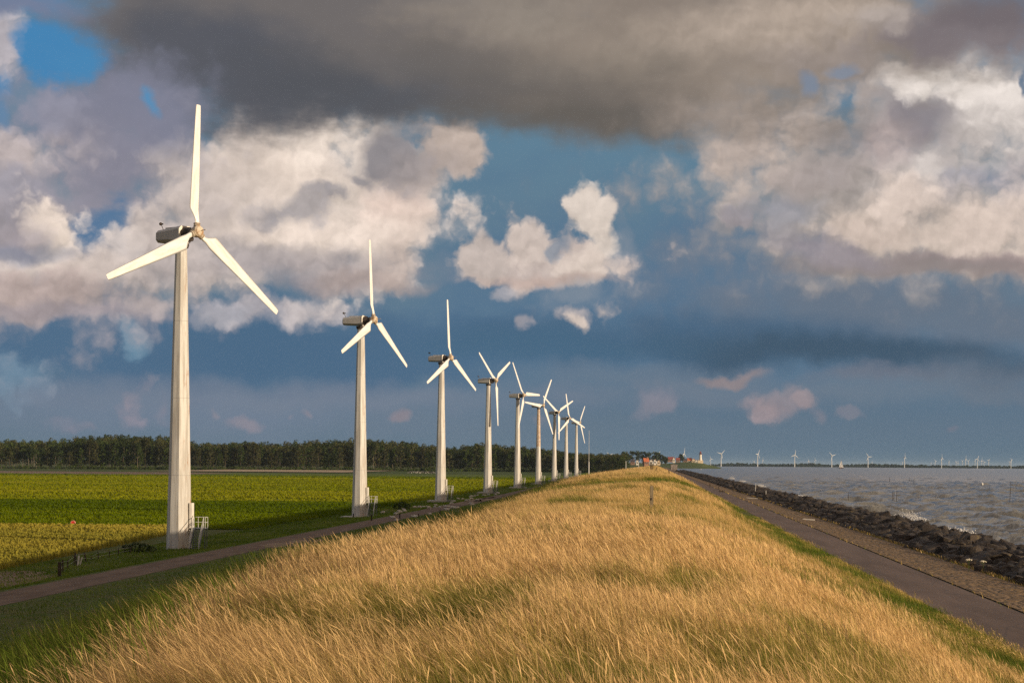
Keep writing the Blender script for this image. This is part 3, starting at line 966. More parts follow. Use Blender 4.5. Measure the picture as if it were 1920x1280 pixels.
M_tower = material('weathered_white_steel', mk_tower, .55, .35)
M_blade = material('white_blade_paint', mk_white, .4, .4)
M_nac = material('grey_nacelle_paint', flat((.55, .52, .47), .12, 1.2), .55, .35)
M_nacf = material('pale_nacelle_front', flat((.74, .69, .60), .12, 1.5), .55, .35)
M_mach = material('dark_machinery', flat((.06, .045, .035), .3, 2.5), .6, .4)
M_hub = material('rusty_cream_hub', mottled((.66, .56, .42), (.38, .22, .10), 2.2, 5, .42, .68), .55, .35)
M_galv = material('galvanised_rail', flat((.52, .50, .46), .2, 4), .5, .5)
M_stair = material('dark_stair_steel', flat((.14, .15, .165), .2, 4), .6, .4)
M_conc = material('concrete_slab', mottled((.40, .37, .32), (.52, .48, .42), 1.2, 6, .35, .65, .01, 10), .9, .2)
M_rust = material('rusty_tower_paint', mottled((.46, .31, .20), (.62, .52, .42), 1.6, 5, .35, .65), .6, .3)
HUB_H = 30.0


def octring(r, z, n=8, a0=0.0):
    return [Vector((r * math.cos(a0 + 2 * math.pi * k / n), r * math.sin(a0 + 2 * math.pi * k / n), z)) for k in range(n)]


def make_tower_bm(top_z=28.6):
    bm = bmesh.new()
    rings = [octring(1.22 + (0.56 - 1.22) * (z / 28.6) ** .92, z, 8, R(10)) for z in (0.0, 7.1, 14.3, 21.5, top_z)]
    add_loft(bm, rings)
    add_loft(bm, [octring(1.34, 0.0, 8, R(10)), octring(1.34, .12, 8, R(10))])
    for k in range(2):       # a weld flange at each joint
        for z in (14.3, 21.5):
            r = 1.22 + (0.56 - 1.22) * (z / 28.6) ** .92 + .02
    bmesh.ops.bevel(bm, geom=[e for e in bm.edges if abs((e.verts[0].co - e.verts[1].co).z) > 3], offset=.03, segments=1, affect='EDGES')
    return bm


def airfoil(chord, thick, r, twist):
    """closed section in the blade's frame: span z, chord along x with the leading edge at +x"""
    pts = []
    prof = [(1, 0), (.8, .55), (.5, .95), (.2, 1.0), (-.2, .78), (-.6, .4), (-1, .03), (-.6, -.18), (-.2, -.4), (.2, -.55), (.5, -.6), (.8, -.42)]
    c, s = math.cos(twist), math.sin(twist)
    for a, b in prof:
        x, y = a * chord * .5, b * thick * .5
        pts.append((x * c - y * s, x * s + y * c, r))
    return pts


def make_blade_bm():
    bm = bmesh.new()
    rings = []
    for r, ch, th, off, tw in ((.45, .50, .50, 0, 0), (1.15, .50, .48, 0, 0), (1.45, .66, .42, -.10, R(4)), (2.1, 1.34, .34, -.36, R(10)), (2.35, 1.36, .32, -.37, R(10)), (4, 1.24, .26, -.30, R(7)),
                               (7, 1.02, .19, -.20, R(4)), (10, .80, .13, -.09, R(2)), (11.9, .66, .09, -.03, R(1)), (12.25, .58, .05, -.01, R(1)), (12.3, .30, .02, .04, R(1))):
        a = airfoil(ch, th, r, tw)
        rings.append([Vector((x + off, y, z)) for x, y, z in a])
    add_loft(bm, rings)
    return bm


def make_turbine():
    root = thing('wind_turbine', '', 'wind turbine', group='white turbines in a row along the landward foot of the dike')
    fb = bmesh.new()
    add_box(fb, Vector((.2, -.1, -.12)), (5.6, 4.6, .40), bevel=.04)
    bm_obj('foundation', fb, M_conc, root)
    bm_obj('tower', make_tower_bm(), M_tower, root)
    # nacelle: built pointing along +X (the rotor end)
    b = bmesh.new()
    sec = lambda x, hw, z0, z1, ch: [Vector((x, y, z)) for y, z in ((-hw, z0 + ch), (-hw + ch, z0), (hw - ch, z0), (hw, z0 + ch), (hw, z1 - ch), (hw - ch, z1), (-hw + ch, z1), (-hw, z1 - ch))]
    add_loft(b, [sec(-2.9, .62, 29.35, 30.30, .2), sec(-2.75, .74, 29.25, 30.42, .25), sec(.45, .80, 29.1, 30.66, .28)])
    add_box(b, Vector((-1.2, 0, 30.58)), (1.3, .7, .12))
    nac = bm_obj('nacelle', b, M_nac, root)
    f = bmesh.new()
    add_loft(f, [sec(.452, .82, 29.08, 30.68, .28), sec(.56, .82, 29.08, 30.68, .28)])
    bm_obj('front_plate', f, M_nacf, nac)
    g = bmesh.new()
    add_tube(g, [(.56, 0, 29.95), (1.0, 0, 29.97), (1.3, 0, 29.98), (1.62, 0, 30.0)], [.62, .52, .40, .46], 14)
    add_box(g, Vector((.95, 0, 29.42)), (1.0, .7, .4), bevel=.1)
    add_box(g, Vector((.85, .15, 30.40)), (.4, .4, .3), bevel=.05)
    bm_obj('gearbox', g, M_mach, nac)
    g = bmesh.new(); add_tube(g, [(0, 0, 28.62), (0, 0, 28.85), (0, 0, 29.06)], [.66, .74, .74], 16)
    bm_obj('yaw_bearing', g, M_mach, nac)
    v = bmesh.new()
    add_tube(v, [(-2.6, .2, 30.3), (-3.05, .2, 31.05)], .03, 6)
    bmesh.ops.create_uvsphere(v, u_segments=10, v_segments=7, radius=.16, matrix=Matrix.Translation((-3.15, .2, 31.15)))
    add_box(v, Vector((-2.95, .2, 31.12)), (.34, .03, .14))
    bm_obj('wind_vane', v, M_mach, nac)
    h = bmesh.new()      # hub in the rotor frame: axis along -Y (towards the wind), blades in the XZ plane
    add_tube(h, [(0, .5, 0), (0, .3, 0), (0, .12, 0), (0, -.3, 0), (0, -.5, 0), (0, -.62, 0)], [.40, .46, .56, .56, .42, .16], 18)
    add_tube(h, [(0, -.6, 0), (0, -1.25, 0)], [.05, .035], 8)
    for k in range(3):
        a = k * 2 * math.pi / 3
        d = Vector((math.sin(a), 0, math.cos(a)))
        for q in range(4):
            add_tube(h, [d * (.42 + q * .11), d * (.47 + q * .11)], .33 if q % 2 else .30, 14)
    hub = bm_obj('rotor_hub', h, M_hub, root)
    for k in range(3):
        bl_ = bm_obj('blade', make_blade_bm(), M_blade, hub, smooth=True)
        bl_.rotation_euler = (0, k * 2 * math.pi / 3, 0)
    # door, platform and stairs on the seaward side
    d = bmesh.new()
    add_box(d, Vector((1.22, -.15, 3.30)), (.30, .80, 2.4), bevel=.03)
    door = bm_obj('door', d, M_nacf, root)
    hd = bmesh.new(); add_box(hd, Vector((1.39, -.42, 3.2)), (.06, .06, .18))
    bm_obj('handle', hd, M_mach, door)
    s = bmesh.new()
    add_box(s, Vector((2.05, -.15, 2.12)), (1.25, 1.1, .08))
    for xx in (1.55, 2.6):
        for yy in (-.62, .34):
            add_tube(s, [(xx, yy, 0), (xx, yy, 2.1)], .04, 6)
    for k in range(11):
        z = .12 + k * .185; yy = -.70 - (2.1 - z) * .95
        add_box(s, Vector((2.05, yy, z)), (.82, .24, .035))
    for xx in (1.62, 2.48):
        a = Vector((xx, -.68, 2.12)); c = Vector((xx, -.70 - 2.05 * .95, .08))
        mid = (a + c) / 2; L = (a - c).length
        add_box(s, mid, (.05, L, .2), Matrix.Rotation(math.atan2(a.z - c.z, a.y - c.y), 3, 'X'))
    stair = bm_obj('staircase', s, M_stair, root)
    for xx in (1.60, 2.50):
        r_ = bmesh.new()
        top, bot = Vector((xx, -.68, 2.15)), Vector((xx, -.70 - 2.05 * .95, .12))
        for z in (1.0, .52):
            add_tube(r_, [bot + Vector((0, 0, z)), top + Vector((0, 0, z))], .028, 6)
        for k in range(3):
            p = bot.lerp(top, k / 2)
            add_tube(r_, [p, p + Vector((0, 0, 1.02))], .028, 6)
        if xx > 2:
            for z in (1.0, .52):
                add_tube(r_, [(2.66, -.68, 2.15 + z), (2.66, .38, 2.15 + z), (1.5, .38, 2.15 + z)], .028, 6)
            for x_, y_ in ((2.66, -.68), (2.66, .38), (1.75, .38)):
                add_tube(r_, [(x_, y_, 2.12), (x_, y_, 3.16)], .03, 6)
        bm_obj('handrail', r_, M_galv, stair)
    return root


# (tower foot pixel, hub pixel y, yaw from the line of sight, spin of the rotor)
TURB = [((340, 1033), 438, 42, 5), ((677, 968), 600, 62, 3), ((828, 940), 671, 61, 2), ((916, 923), 713, 67, 64), ((971, 913), 741, 64, 88),
        ((1010, 904), 760, 56, 34), ((1040, 897), 773, 52, 64), ((1062, 892), 784, 50, 112), ((1081, 889), 792, 64, 40)]
LAB = ['tallest white turbine with a rust-streaked tower standing before the yellow barley field',
       'white turbine with one blade straight up, second tower from the barley field',
       'white turbine whose foot has sheep grazing on both sides, third tower of the row',
       'white turbine with two blades raised in a V, fourth tower of the row',
       'white turbine with one blade level to the right, fifth tower of the row',
       'white turbine on a brown rusty upper tower with one blade level to the left',
       'white turbine whose upper tower lies in shadow, third from the far end of the row',
       'white turbine with one blade almost straight up, second from the far end',
       'smallest white turbine at the far end of the row beside the thin mast']
proto = make_turbine()
TURB_POS = []
for i, ((px, py), hy, yaw, spin) in enumerate(TURB):
    o = proto if i == 0 else copy_tree(proto)
    depth = 188.9 + 115.2 * i
    p = at_depth(px, hy, depth)
    hx = p.x; z0 = p.z - HUB_H
    o.location = (p.x, p.y, z0)
    TURB_POS.append((p.x, p.y, z0))
    o['label'] = LAB[i]
    # rotor axis: yaw to the right of the direction back to the camera
    back = Vector((-p.x, -p.y, 0)).normalized()
    az0 = math.atan2(back.y, back.x) + R(yaw)
    ax = Vector((math.cos(az0), math.sin(az0), 0))
    for ch in list(o.children):
        nm = ch.name.split('.')[0]
        if nm == 'nacelle':
            ch.rotation_euler = (0, 0, az0)
        elif nm == 'rotor_hub':
            tilt = R(5)
            m = Matrix.Rotation(az0 + math.pi / 2, 4, 'Z') @ Matrix.Rotation(-tilt, 4, 'X') @ Matrix.Rotation(R(spin), 4, 'Y')
            ch.matrix_local = Matrix.Translation(Vector((0, 0, HUB_H)) + ax * 2.15 + Vector((0, 0, .05))) @ m
        elif nm == 'tower' and i in (5,):
            me = ch.data.copy(); me.materials.clear(); me.materials.append(M_tower); me.materials.append(M_rust)
            for f in me.polygons:
                f.material_index = 1 if f.center.z > 14.3 else 0
            ch.data = me
            ch['label'] = 'tower with a brown rusty upper half'
# ------------------------------------------------------------------ breakwater boulders
def mk_rock(t):
    n = t.noise(t.obj, 1.6, 6, .65); k = t.new('ShaderNodeObjectInfo').outputs['Random']
    bump(t, t.noise(t.obj, 5, 5, .7), .10, .9)
    c = t.mix(t.mapr(n, .35, .65), (.019, .0155, .013), (.066, .050, .038))
    c = t.mix(t.mapr(k, .55, 1, 0, .55), c, (.085, .062, .04))
    return t.mix(t.mapr(t.noise(t.obj, 2.6, 5, .7), .56, .68, 0, .8), c, (.13, .10, .05))


M_rock = material('dark_basalt', mk_rock, .8, .25)
rr = random.Random(4)


def rock_bm(seed):
    q = random.Random(seed)
    bm = bmesh.new()
    sx, sy, sz = q.uniform(.85, 1.25), q.uniform(.7, 1.0), q.uniform(.5, .8)
    for _ in range(22):
        v = Vector((q.gauss(0, 1), q.gauss(0, 1), q.gauss(0, 1))).normalized() * q.uniform(.86, 1.05)
        v = Vector((max(-.78, min(.78, v.x)), max(-.78, min(.78, v.y)), max(-.8, min(.75, v.z))))
        bm.verts.new((v.x * sx, v.y * sy, v.z * sz))
    r = bmesh.ops.convex_hull(bm, input=bm.verts)
    bmesh.ops.delete(bm, geom=list({g for g in r['geom_interior'] + r['geom_unused'] if isinstance(g, bmesh.types.BMVert)}), context='VERTS')
    bmesh.ops.bevel(bm, geom=list(bm.edges), offset=.035, segments=1, affect='EDGES', clamp_overlap=True)
    for v_ in bm.verts:
        if v_.co.length > 1.25: v_.co = v_.co.normalized() * 1.2
    bmesh.ops.triangulate(bm, faces=bm.faces)
    return bm


def rock_profile(x):
    """top of the boulder bank across the dike"""
    return np.interp(x, [15.6, 16.8, 18.5, 20.3, 21.6, 23.5, 25.5], [3.30, 3.38, 3.62, 3.72, 3.35, 2.7, 2.1])


ROCKS = []
y = 70.0
while y < 1500:
    s0 = .92 if y < 200 else .92 + (y - 200) * .0006
    x = 15.9 + rr.uniform(0, .6)
    while x < 24.6:
        s = s0 * rr.choice((.55, .7, .8, .9, 1.0, 1.2))
        ROCKS.append((x + rr.uniform(-.3, .3), y + rr.uniform(-.5, .5) * s0 * 1.6, s))
        x += s * 1.25
    y += s0 * 1.15
# an extra scatter of big ones on top
yy = 75.0
while yy < 900:
    ROCKS.append((rr.uniform(17, 21.3), yy, rr.uniform(.85, 1.3) * (1 + max(0, yy - 250) * .0008)))
    yy += rr.uniform(.8, 2.4) * (1 + yy / 300)
rp = np.array([(a, b, float(rock_profile(a))) for a, b, c in ROCKS])
px_, py_, pz_ = project(rp)
vis = [i for i in range(len(ROCKS)) if -60 < px_[i] < 2040 and py_[i] < 1400]
vis.sort(key=lambda i: -ROCKS[i][2] / pz_[i] * (1.0 if ROCKS[i][0] < 22.3 else .45))
near_rocks = set(vis[:290])
protos = []
for k in range(12):
    bm = rock_bm(100 + k); me = bpy.data.meshes.new('boulder'); bm.normal_update(); bm.to_mesh(me); bm.free(); me.materials.append(M_rock)
    protos.append(me)
first = None
rest_v, rest_f, off = [], [], 0
pv = [np.array([v.co[:] for v in m_.vertices]) for m_ in protos]
pf = [np.array([f.vertices[:] for f in m_.polygons]) for m_ in protos]
for i in vis:
    x, y, s = ROCKS[i]
    k = rr.randrange(12)
    z = float(rock_profile(x)) - .25 * s + rr.uniform(-.18, .12)
    eul = (rr.uniform(-.5, .5), rr.uniform(-.5, .5), rr.uniform(0, 6.3))
    if i in near_rocks:
        o = link_mesh('boulder', protos[k], None, None, (x, y, z), eul)
        o.scale = (s, s, s)
        tag(o, 'dark angular basalt boulder in the bank between paved verge and waves', 'boulder', 'basalt boulders of the breakwater')
    else:
        from mathutils import Euler
        m3 = np.array(Euler(eul).to_matrix()) * s
        rest_v.append(pv[k] @ m3.T + np.array([x, y, z])); rest_f.append(pf[k] + off); off += len(pv[k])
rv = np.concatenate(rest_v); rf = np.concatenate(rest_f)
o = link_mesh('boulder_bank', np_mesh('boulder_bank', rv, rf, np.full(len(rf), 3)), M_rock)
tag(o, 'dark boulder bank running on along the water into the distance', 'boulders', kind='stuff')

# surf thrown up against the boulders
M_foam = material('white_surf', flat((.56, .545, .52), .1), .9, .1)
for (px, py, wd, ht, n, lab) in ((1372, 897, 1.5, 1.25, 110, 'tallest white burst of surf breaking far along the boulders'), (1392, 902, 1.4, .6, 60, 'small white surf beside the tallest burst'), (1425, 911, 2.0, .8, 90, 'white surf behind the two pale poles'),
                                 (1500, 931, 1.8, .55, 110, 'low white surf halfway along the boulder bank'), (1702, 970, 1.6, .75, 200, 'widest white surf spraying over the nearer boulders'), (1790, 996, 1.5, .4, 140, 'low white surf at the nearest stretch of boulders')):
    p = on_plane(px, py, WATER_Z + .3)
    p.x = max(p.x, 22.6)
    bm = bmesh.new()
    q = random.Random(px)
    for _ in range(int(n * 6)):
        a = q.gauss(0, wd); b = q.gauss(0, .5); c = abs(q.gauss(0, ht * .5)) * math.exp(-abs(a) / wd)
        r = q.uniform(.025, .075) * (1.3 if c < .3 else .8)
        bmesh.ops.create_icosphere(bm, subdivisions=1, radius=r, matrix=Matrix.Translation((p.x + b, p.y + a * 2.4, WATER_Z + .25 + c)))
    o = bm_obj('surf', bm, M_foam, smooth=True)
    tag(o, lab, 'surf', 'surf along the boulders', 'stuff')

# ------------------------------------------------------------------ posts, poles and small things on the dike
M_wood = material('grey_weathered_wood', mottled((.10, .075, .045), (.24, .19, .12), 3, 6, .3, .7, .02, 18, (1, 1, .15)), .9, .1)
M_wood2 = material('dark_wood', mottled((.035, .026, .02), (.09, .07, .05), 3, 5, .3, .7, .02, 14, (1, 1, .2)), .9, .1)
M_pale = material('pale_paint', flat((.66, .63, .57), .15, 3), .6, .3)


def post(name, px, py, top_py, wid, mat, label, cat, group=None, lean=0.0, rnd=False, parent=None, collar=None, depth=None):
    p = ground_hit(px, py) if depth is None else at_depth(px, py, depth)
    if depth is not None: p.z = float(height(p.x, p.y))
    d = (p - EYEV).dot(FWD)
    h = max(.3, at_depth(px, top_py, d).z - p.z)
    w = wid / F * d if wid > 0 else -wid
    bm = bmesh.new()
    if rnd:
        add_tube(bm, [(0, 0, -.2), (0, 0, h * .5), (0, 0, h * .97), (0, 0, h)], [w * .52, w * .5, w * .48, w * .3], 10)
    else:
        add_loft(bm, [[Vector((sx * w * .5 * k, sy * w * .42 * k, z)) for sx, sy in ((-1, -1), (1, -1), (1, 1), (-1, 1))] for z, k in ((-.25, 1.06), (h * .5, 1.0), (h * .96, .97), (h, .86))])
    o = bm_obj(name, bm, mat, parent, loc=p, rot=(0, lean, RNG.uniform(-.3, .3)))
    if label: tag(o, label, cat, group)
    if collar:
        c = bmesh.new(); add_tube(c, [(0, 0, h * .72), (0, 0, h * .86)], [w * .62, w * .62], 10)
        bm_obj('band', c, collar, o)
    return o


mp = post('wooden_post', 1221.5, 958, 910, 6.2, M_wood, 'weathered grey wooden post standing alone in the golden grass on the crest', 'post')
hm = bmesh.new(); add_box(hm, Vector((0, -.085, .5)), (.03, .012, .10)); add_box(hm, Vector((.0, -.085, .62)), (.02, .012, .02))
bm_obj('staple', hm, M_mach, mp)
post('wooden_post', 1220.5, 883.5, 866, 2.6, M_wood2, 'thick brown post on the far crest, larger of the close pair', 'post', depth=300)
post('wooden_post', 1224, 884.5, 869, 1.5, M_wood2, 'thin brown post on the far crest, smaller of the close pair', 'post', depth=290)
post('wooden_post', 1229, 889, 876, 1.4, M_wood2, 'slanting thin brown post right of the close pair on the crest', 'post', lean=.14, depth=250)
post('wooden_post', 1254.3, 892.5, 881, 1.5, M_wood2, 'upright brown post on the seaward shoulder of the far crest', 'post', depth=235)
post('stone_marker', 1244, 891, 888.5, 3.2, M_wood2, 'low dark stump in the grass between the far posts', 'stump', depth=240)
post('marker_pole', 1197.5, 879, 870, .8, M_pale, 'short pale marker pole on the far crest left of the brown posts', 'pole', depth=480, rnd=True)
post('marker_pole', 1173.5, 876, 864, 1.1, M_pale, 'pale marker pole where the farm track meets the far trees', 'pole', depth=620, rnd=True)
# along the path and the verge
b1 = post('bollard', 1331.3, 914, 908, 1.4, M_wood2, 'dark round-topped bollard at the grass edge of the cycle path', 'bollard', rnd=True)
c = bmesh.new(); bmesh.ops.create_uvsphere(c, u_segments=10, v_segments=8, radius=.14, matrix=Matrix.Translation((0, 0, .62)))
bm_obj('cap', c, M_wood2, b1)
b2 = post('bollard', 1347.7, 917, 911.5, 1.0, M_wood2, 'thin dark bollard in the middle of the cycle path', 'bollard', rnd=True)
dk = ground_hit(1352.3, 922)
d = bmesh.new(); add_box(d, Vector((0, 0, .10)), (.80, .45, .20), bevel=.05); add_box(d, Vector((-.25, 0, .26)), (.22, .3, .14), bevel=.05); add_box(d, Vector((.22, .05, .24)), (.3, .25, .1), bevel=.04)
tag(bm_obj('path_block', d, M_wood2, loc=dk), 'low dark block lying across the cycle path behind the bollards', 'block')
b3 = post('wooden_post', 1374.3, 922, 911, 1.5, M_wood2, 'dark post beside the boulders where the verge narrows', 'post')
post('marker_pole', 1415.6, 929.5, 905, .9, M_pale, 'tall pale leaning pole at the foot of the boulders', 'pole', lean=.06, rnd=True, collar=M_galv)
post('marker_pole', 1436, 936.5, 919, 1.0, M_pale, 'pale upright pole next to the tall leaning one', 'pole', rnd=True, collar=M_galv)
post('marker_pole', 1426.5, 927, 919, .7, M_galv, 'short grey pole between the two pale ones', 'pole', rnd=True)
post('marker_pole', 1463.6, 938.5, 930, .8, M_galv, 'short grey pole nearest to the wide boulders', 'pole', rnd=True)
for (px, py, ln, lab) in ((1410, 934.5, 21, 'pale concrete strip across the verge below the poles'), (1516, 975, 23, 'pale concrete strip across the nearer paved verge')):
    p = ground_hit(px, py); dd = (p - EYEV).dot(FWD)
    bm = bmesh.new(); add_box(bm, Vector((0, 0, .05)), (ln / F * dd, .35, .10), bevel=.02)
    for k in (-.3, .3): add_box(bm, Vector((k * ln / F * dd, 0, .103)), (.05, .2, .02))
    o = bm_obj('concrete_kerb', bm, M_conc, loc=(p.x, p.y, p.z + .02), rot=(0, .06, R(-3)))
    tag(o, lab, 'kerb')
# white flower umbels at the foot of the boulders
M_stem = material('green_stem', flat((.10, .14, .03), .2), .8, .2)
M_umbel = material('cream_umbel', flat((.78, .70, .52), .12), .9, .1)
for px, py, lab in ((1816, 1072, 'cream white flower head at the boulders, left one of two'), (1843, 1075, 'cream white flower head at the boulders, right one of two')):
    p = ground_hit(px, py)
    fr = thing('flower', lab, 'flower', p, 0, 'cream flowers at the foot of the boulders')
    s = bmesh.new(); add_tube(s, [(0, 0, -.05), (.02, 0, .25), (.0, .02, .46)], [.014, .011, .008], 6)
    for a in range(7):
        add_tube(s, [(0, .02, .44), (.11 * math.cos(a * .9), .11 * math.sin(a * .9), .55)], .005, 5)
    bm_obj('stem', s, M_stem, fr)
    u = bmesh.new()
    q = random.Random(px)
    for _ in range(34):
        a, r_ = q.uniform(0, 6.3), .15 * math.sqrt(q.random())
        bmesh.ops.create_icosphere(u, subdivisions=1, radius=q.uniform(.018, .034), matrix=Matrix.Translation((r_ * math.cos(a), r_ * math.sin(a), .57 + .03 * (1 - r_ / .15) + q.uniform(-.02, .02))))
    bm_obj('umbel', u, M_umbel, fr)

# ------------------------------------------------------------------ wire fence by the first turbine, posts along the track
FP = [(111.6, 1080, 1053, 6.0, 0), (117.5, 1072, 1049, 2.6, 0), (127, 1067, 1049, 2.2, 0), (139, 1061, 1040, 2.0, 0), (143.5, 1060, 1035, 2.4, -.12), (161, 1053, 1035, 2.6, -.15), (172, 1051, 1041, 1.6, 0),
      (185, 1048, 1033, 1.5, -.1), (205, 1045, 1031, 1.5, 0), (222, 1041, 1027, 1.6, 0), (245, 1037, 1024, 1.4, 0)]
p0 = ground_hit(FP[0][0], FP[0][1])
fence = thing('wire_fence', 'dark leaning fence posts strung with wire beside the barley', 'fence', (0, 0, 0))
tops = []
for (px, py, ty, w, ln) in FP:
    o = post('fence_post', px, py, ty, w, M_wood2, None, None, lean=ln, parent=fence)
    dd = (Vector(o.location) - EYEV).dot(FWD)
    tops.append((Vector(o.location), (py - ty) / F * dd))
for fr_ in (.42, .85):
    bm = bmesh.new()
    add_tube(bm, [p + Vector((0, 0, h * fr_)) for p, h in tops], .006, 4)
    bm_obj('wire', bm, M_galv, fence)
for px, py, ty, w, ln, lab in ((146, 1060, 1041, 3.0, .1, 'pale grey board leaning on the wire fence'), (150, 1059, 1043, 2.2, .25, 'narrow pale board leaning beside the first board')):
    post('board', px, py, ty, w, M_pale, lab, 'board', lean=ln)
for px, py, ty, w, lab in ((696.5, 976, 964, 2.0, 'dark fence post at the track in front of the second turbine'), (749.5, 976, 962, 2.0, 'dark fence post at the track near the resting sheep'), (784.5, 969.5, 962, 1.6, 'short dark fence post at the track right of the resting sheep'),
                           (825, 964, 955, 1.6, 'dark fence post at the track before the third turbine'), (662.5, 970, 962, 1.6, 'thin dark post at the corner of the second tower')):
    post('fence_post', px, py, ty, w, M_wood2, lab, 'post')
# tall thin mast beyond the last turbine
pm = at_depth(1104, 888, 1180); zb = float(height(pm.x, pm.y))
mast = thing('mast', 'tall thin pale mast beyond the last turbine of the row', 'mast', (pm.x, pm.y, zb))
b = bmesh.new(); add_tube(b, [(0, 0, 0), (0, 0, 7.6), (0, 0, 7.7)], [.32, .28, .2], 10); bm_obj('base_tube', b, M_pale, mast)
b = bmesh.new(); add_tube(b, [(0, 0, 7.7), (0, 0, 26)], [.13, .07], 8); add_tube(b, [(0, 0, 26), (0, 0, 26.3)], [.14, .05], 8); bm_obj('pole', b, M_pale, mast)

# ------------------------------------------------------------------ red pump drum at the edge of the beet field, bush by the first turbine
M_red = material('red_paint', flat((.55, .03, .02), .15), .5, .4)
M_redrim = material('pale_red_rim', flat((.62, .22, .16), .12), .5, .4)
pd = ground_hit(137, 989)
pump = thing('hose_reel', 'red round hose reel on a pale block at the edge of the beet field', 'hose reel', pd, R(8))
b = bmesh.new(); add_box(b, Vector((0, 0, .2)), (1.15, .9, .4), bevel=.03); bm_obj('plinth', b, M_conc, pump)
b = bmesh.new(); add_tube(b, [(0, -.28, .78), (0, .3, .78)], [.26, .26], 20); bm_obj('drum', b, M_red, pump)
for yy in (-.30, .26):
    b = bmesh.new()
    for k in range(24):
        a0, a1 = k * math.pi / 12, (k + 1) * math.pi / 12
        add_tube(b, [(.31 * math.cos(a0), yy, .78 + .31 * math.sin(a0)), (.31 * math.cos(a1), yy, .78 + .31 * math.sin(a1))], .05, 6)
    bm_obj('rim', b, M_redrim, pump)
b = bmesh.new()
for xx in (-.3, .3):
    add_tube(b, [(xx, 0, .38), (0, 0, .78)], .035, 6)
bm_obj('stand', b, M_mach, pump)
b = bmesh.new(); add_box(b, Vector((-.95, .5, .30)), (.7, .6, .6), bevel=.08); bm_obj('motor_box', b, M_mach, pump)
pump.scale = (.8, .8, .8)


def leaf_cloud(centers, n, size, seed, squash=1.0):
    """many leaf-sized quads through the volume of overlapping clumps -> verts, faces"""
    q = np.random.default_rng(seed)
    cs = np.array([c[:3] for c in centers]); rs = np.array([c[3] for c in centers])
    k = q.choice(len(cs), n, p=rs ** 2 / (rs ** 2).sum())
    d = q.normal(size=(n, 3)); d /= np.linalg.norm(d, axis=1)[:, None]
    p = cs[k] + d * (rs[k] * q.uniform(.45, 1.05, n) ** .6)[:, None] * np.array([1, 1, squash])
    a = q.normal(size=(n, 3)) + d * .3; a /= np.linalg.norm(a, axis=1)[:, None]
    b = np.cross(a, q.normal(size=(n, 3))); b /= np.linalg.norm(b, axis=1)[:, None]
    s = size * q.uniform(.6, 1.3, n)[:, None]
    v = np.stack([p - a * s, p - b * s * .7, p + a * s, p + b * s * .7], 1).reshape(-1, 3)
    f = np.arange(4 * n).reshape(n, 4)
    return v, f


def mk_leaf(c1, c2):
    def f(t):
        k = t.new('ShaderNodeObjectInfo').outputs['Random']
        n = t.noise(t.obj, .8, 3, .6)
        c = t.mix(t.mapr(n, .35, .65), c1, c2)
        return t.vmath('SCALE', c, t.mapr(k, 0, 1, .58, 1.38, smooth=False))
    return f


M_bush = material('dark_bush_leaves', mk_leaf((.02, .035, .008), (.05, .075, .015)), .8, .2)
pb = ground_hit(258, 1035)
bush = thing('bush', 'low dark bush left of the nearest tower foot', 'bush', pb)
v, f = leaf_cloud([(-1.0, 0, .35, .5), (-.2, .1, .45, .6), (.6, 0, .4, .55), (1.3, .1, .3, .4)], 900, .07, 3, .8)
link_mesh('foliage', np_mesh('foliage', v, f, np.full(len(f), 4)), M_bush, bush)
b = bmesh.new()
for k in range(7): add_tube(b, [(-1 + k * .35, 0, -.05), (-1 + k * .38, random.uniform(-.2, .2), .45)], [.025, .01], 5)
bm_obj('stem', b, M_wood2, bush)
pb = ground_hit(752, 955)
bush2 = thing('bush', 'dark bush behind the resting sheep between second and third turbine', 'bush', pb)
v, f = leaf_cloud([(-.8, 0, .5, .7), (.2, .1, .8, .8), (1.1, 0, .5, .6)], 900, .09, 4, .9)
link_mesh('foliage', np_mesh('foliage', v, f, np.full(len(f), 4)), M_bush, bush2)
b = bmesh.new()
for k in range(6): add_tube(b, [(-.8 + k * .35, 0, -.05), (-.8 + k * .4, random.uniform(-.2, .2), .7)], [.03, .012], 5)
bm_obj('stem', b, M_wood2, bush2)


# ------------------------------------------------------------------ sheep and cattle
def animal_mesh(name, joints, edges, radii, root=0, mat=None):
    me = bpy.data.meshes.new(name); me.from_pydata([tuple(j) for j in joints], edges, [])
    o = bpy.data.objects.new(name, me); C.objects.link(o)
    md = o.modifiers.new('s', 'SKIN'); md.use_smooth_shade = True
    for i, r_ in enumerate(radii):
        me.skin_vertices[0].data[i].radius = r_ if hasattr(r_, '__len__') else (r_, r_)
    me.skin_vertices[0].data[root].use_root = True
    sb = o.modifiers.new('u', 'SUBSURF'); sb.levels = 1; sb.render_levels = 1
    dg = bpy.context.evaluated_depsgraph_get()
    m2 = bpy.data.meshes.new_from_object(o.evaluated_get(dg))
    bpy.data.objects.remove(o); bpy.data.meshes.remove(me)
    m2.name = name
    m2.materials.clear(); m2.materials.append(mat)
    return m2


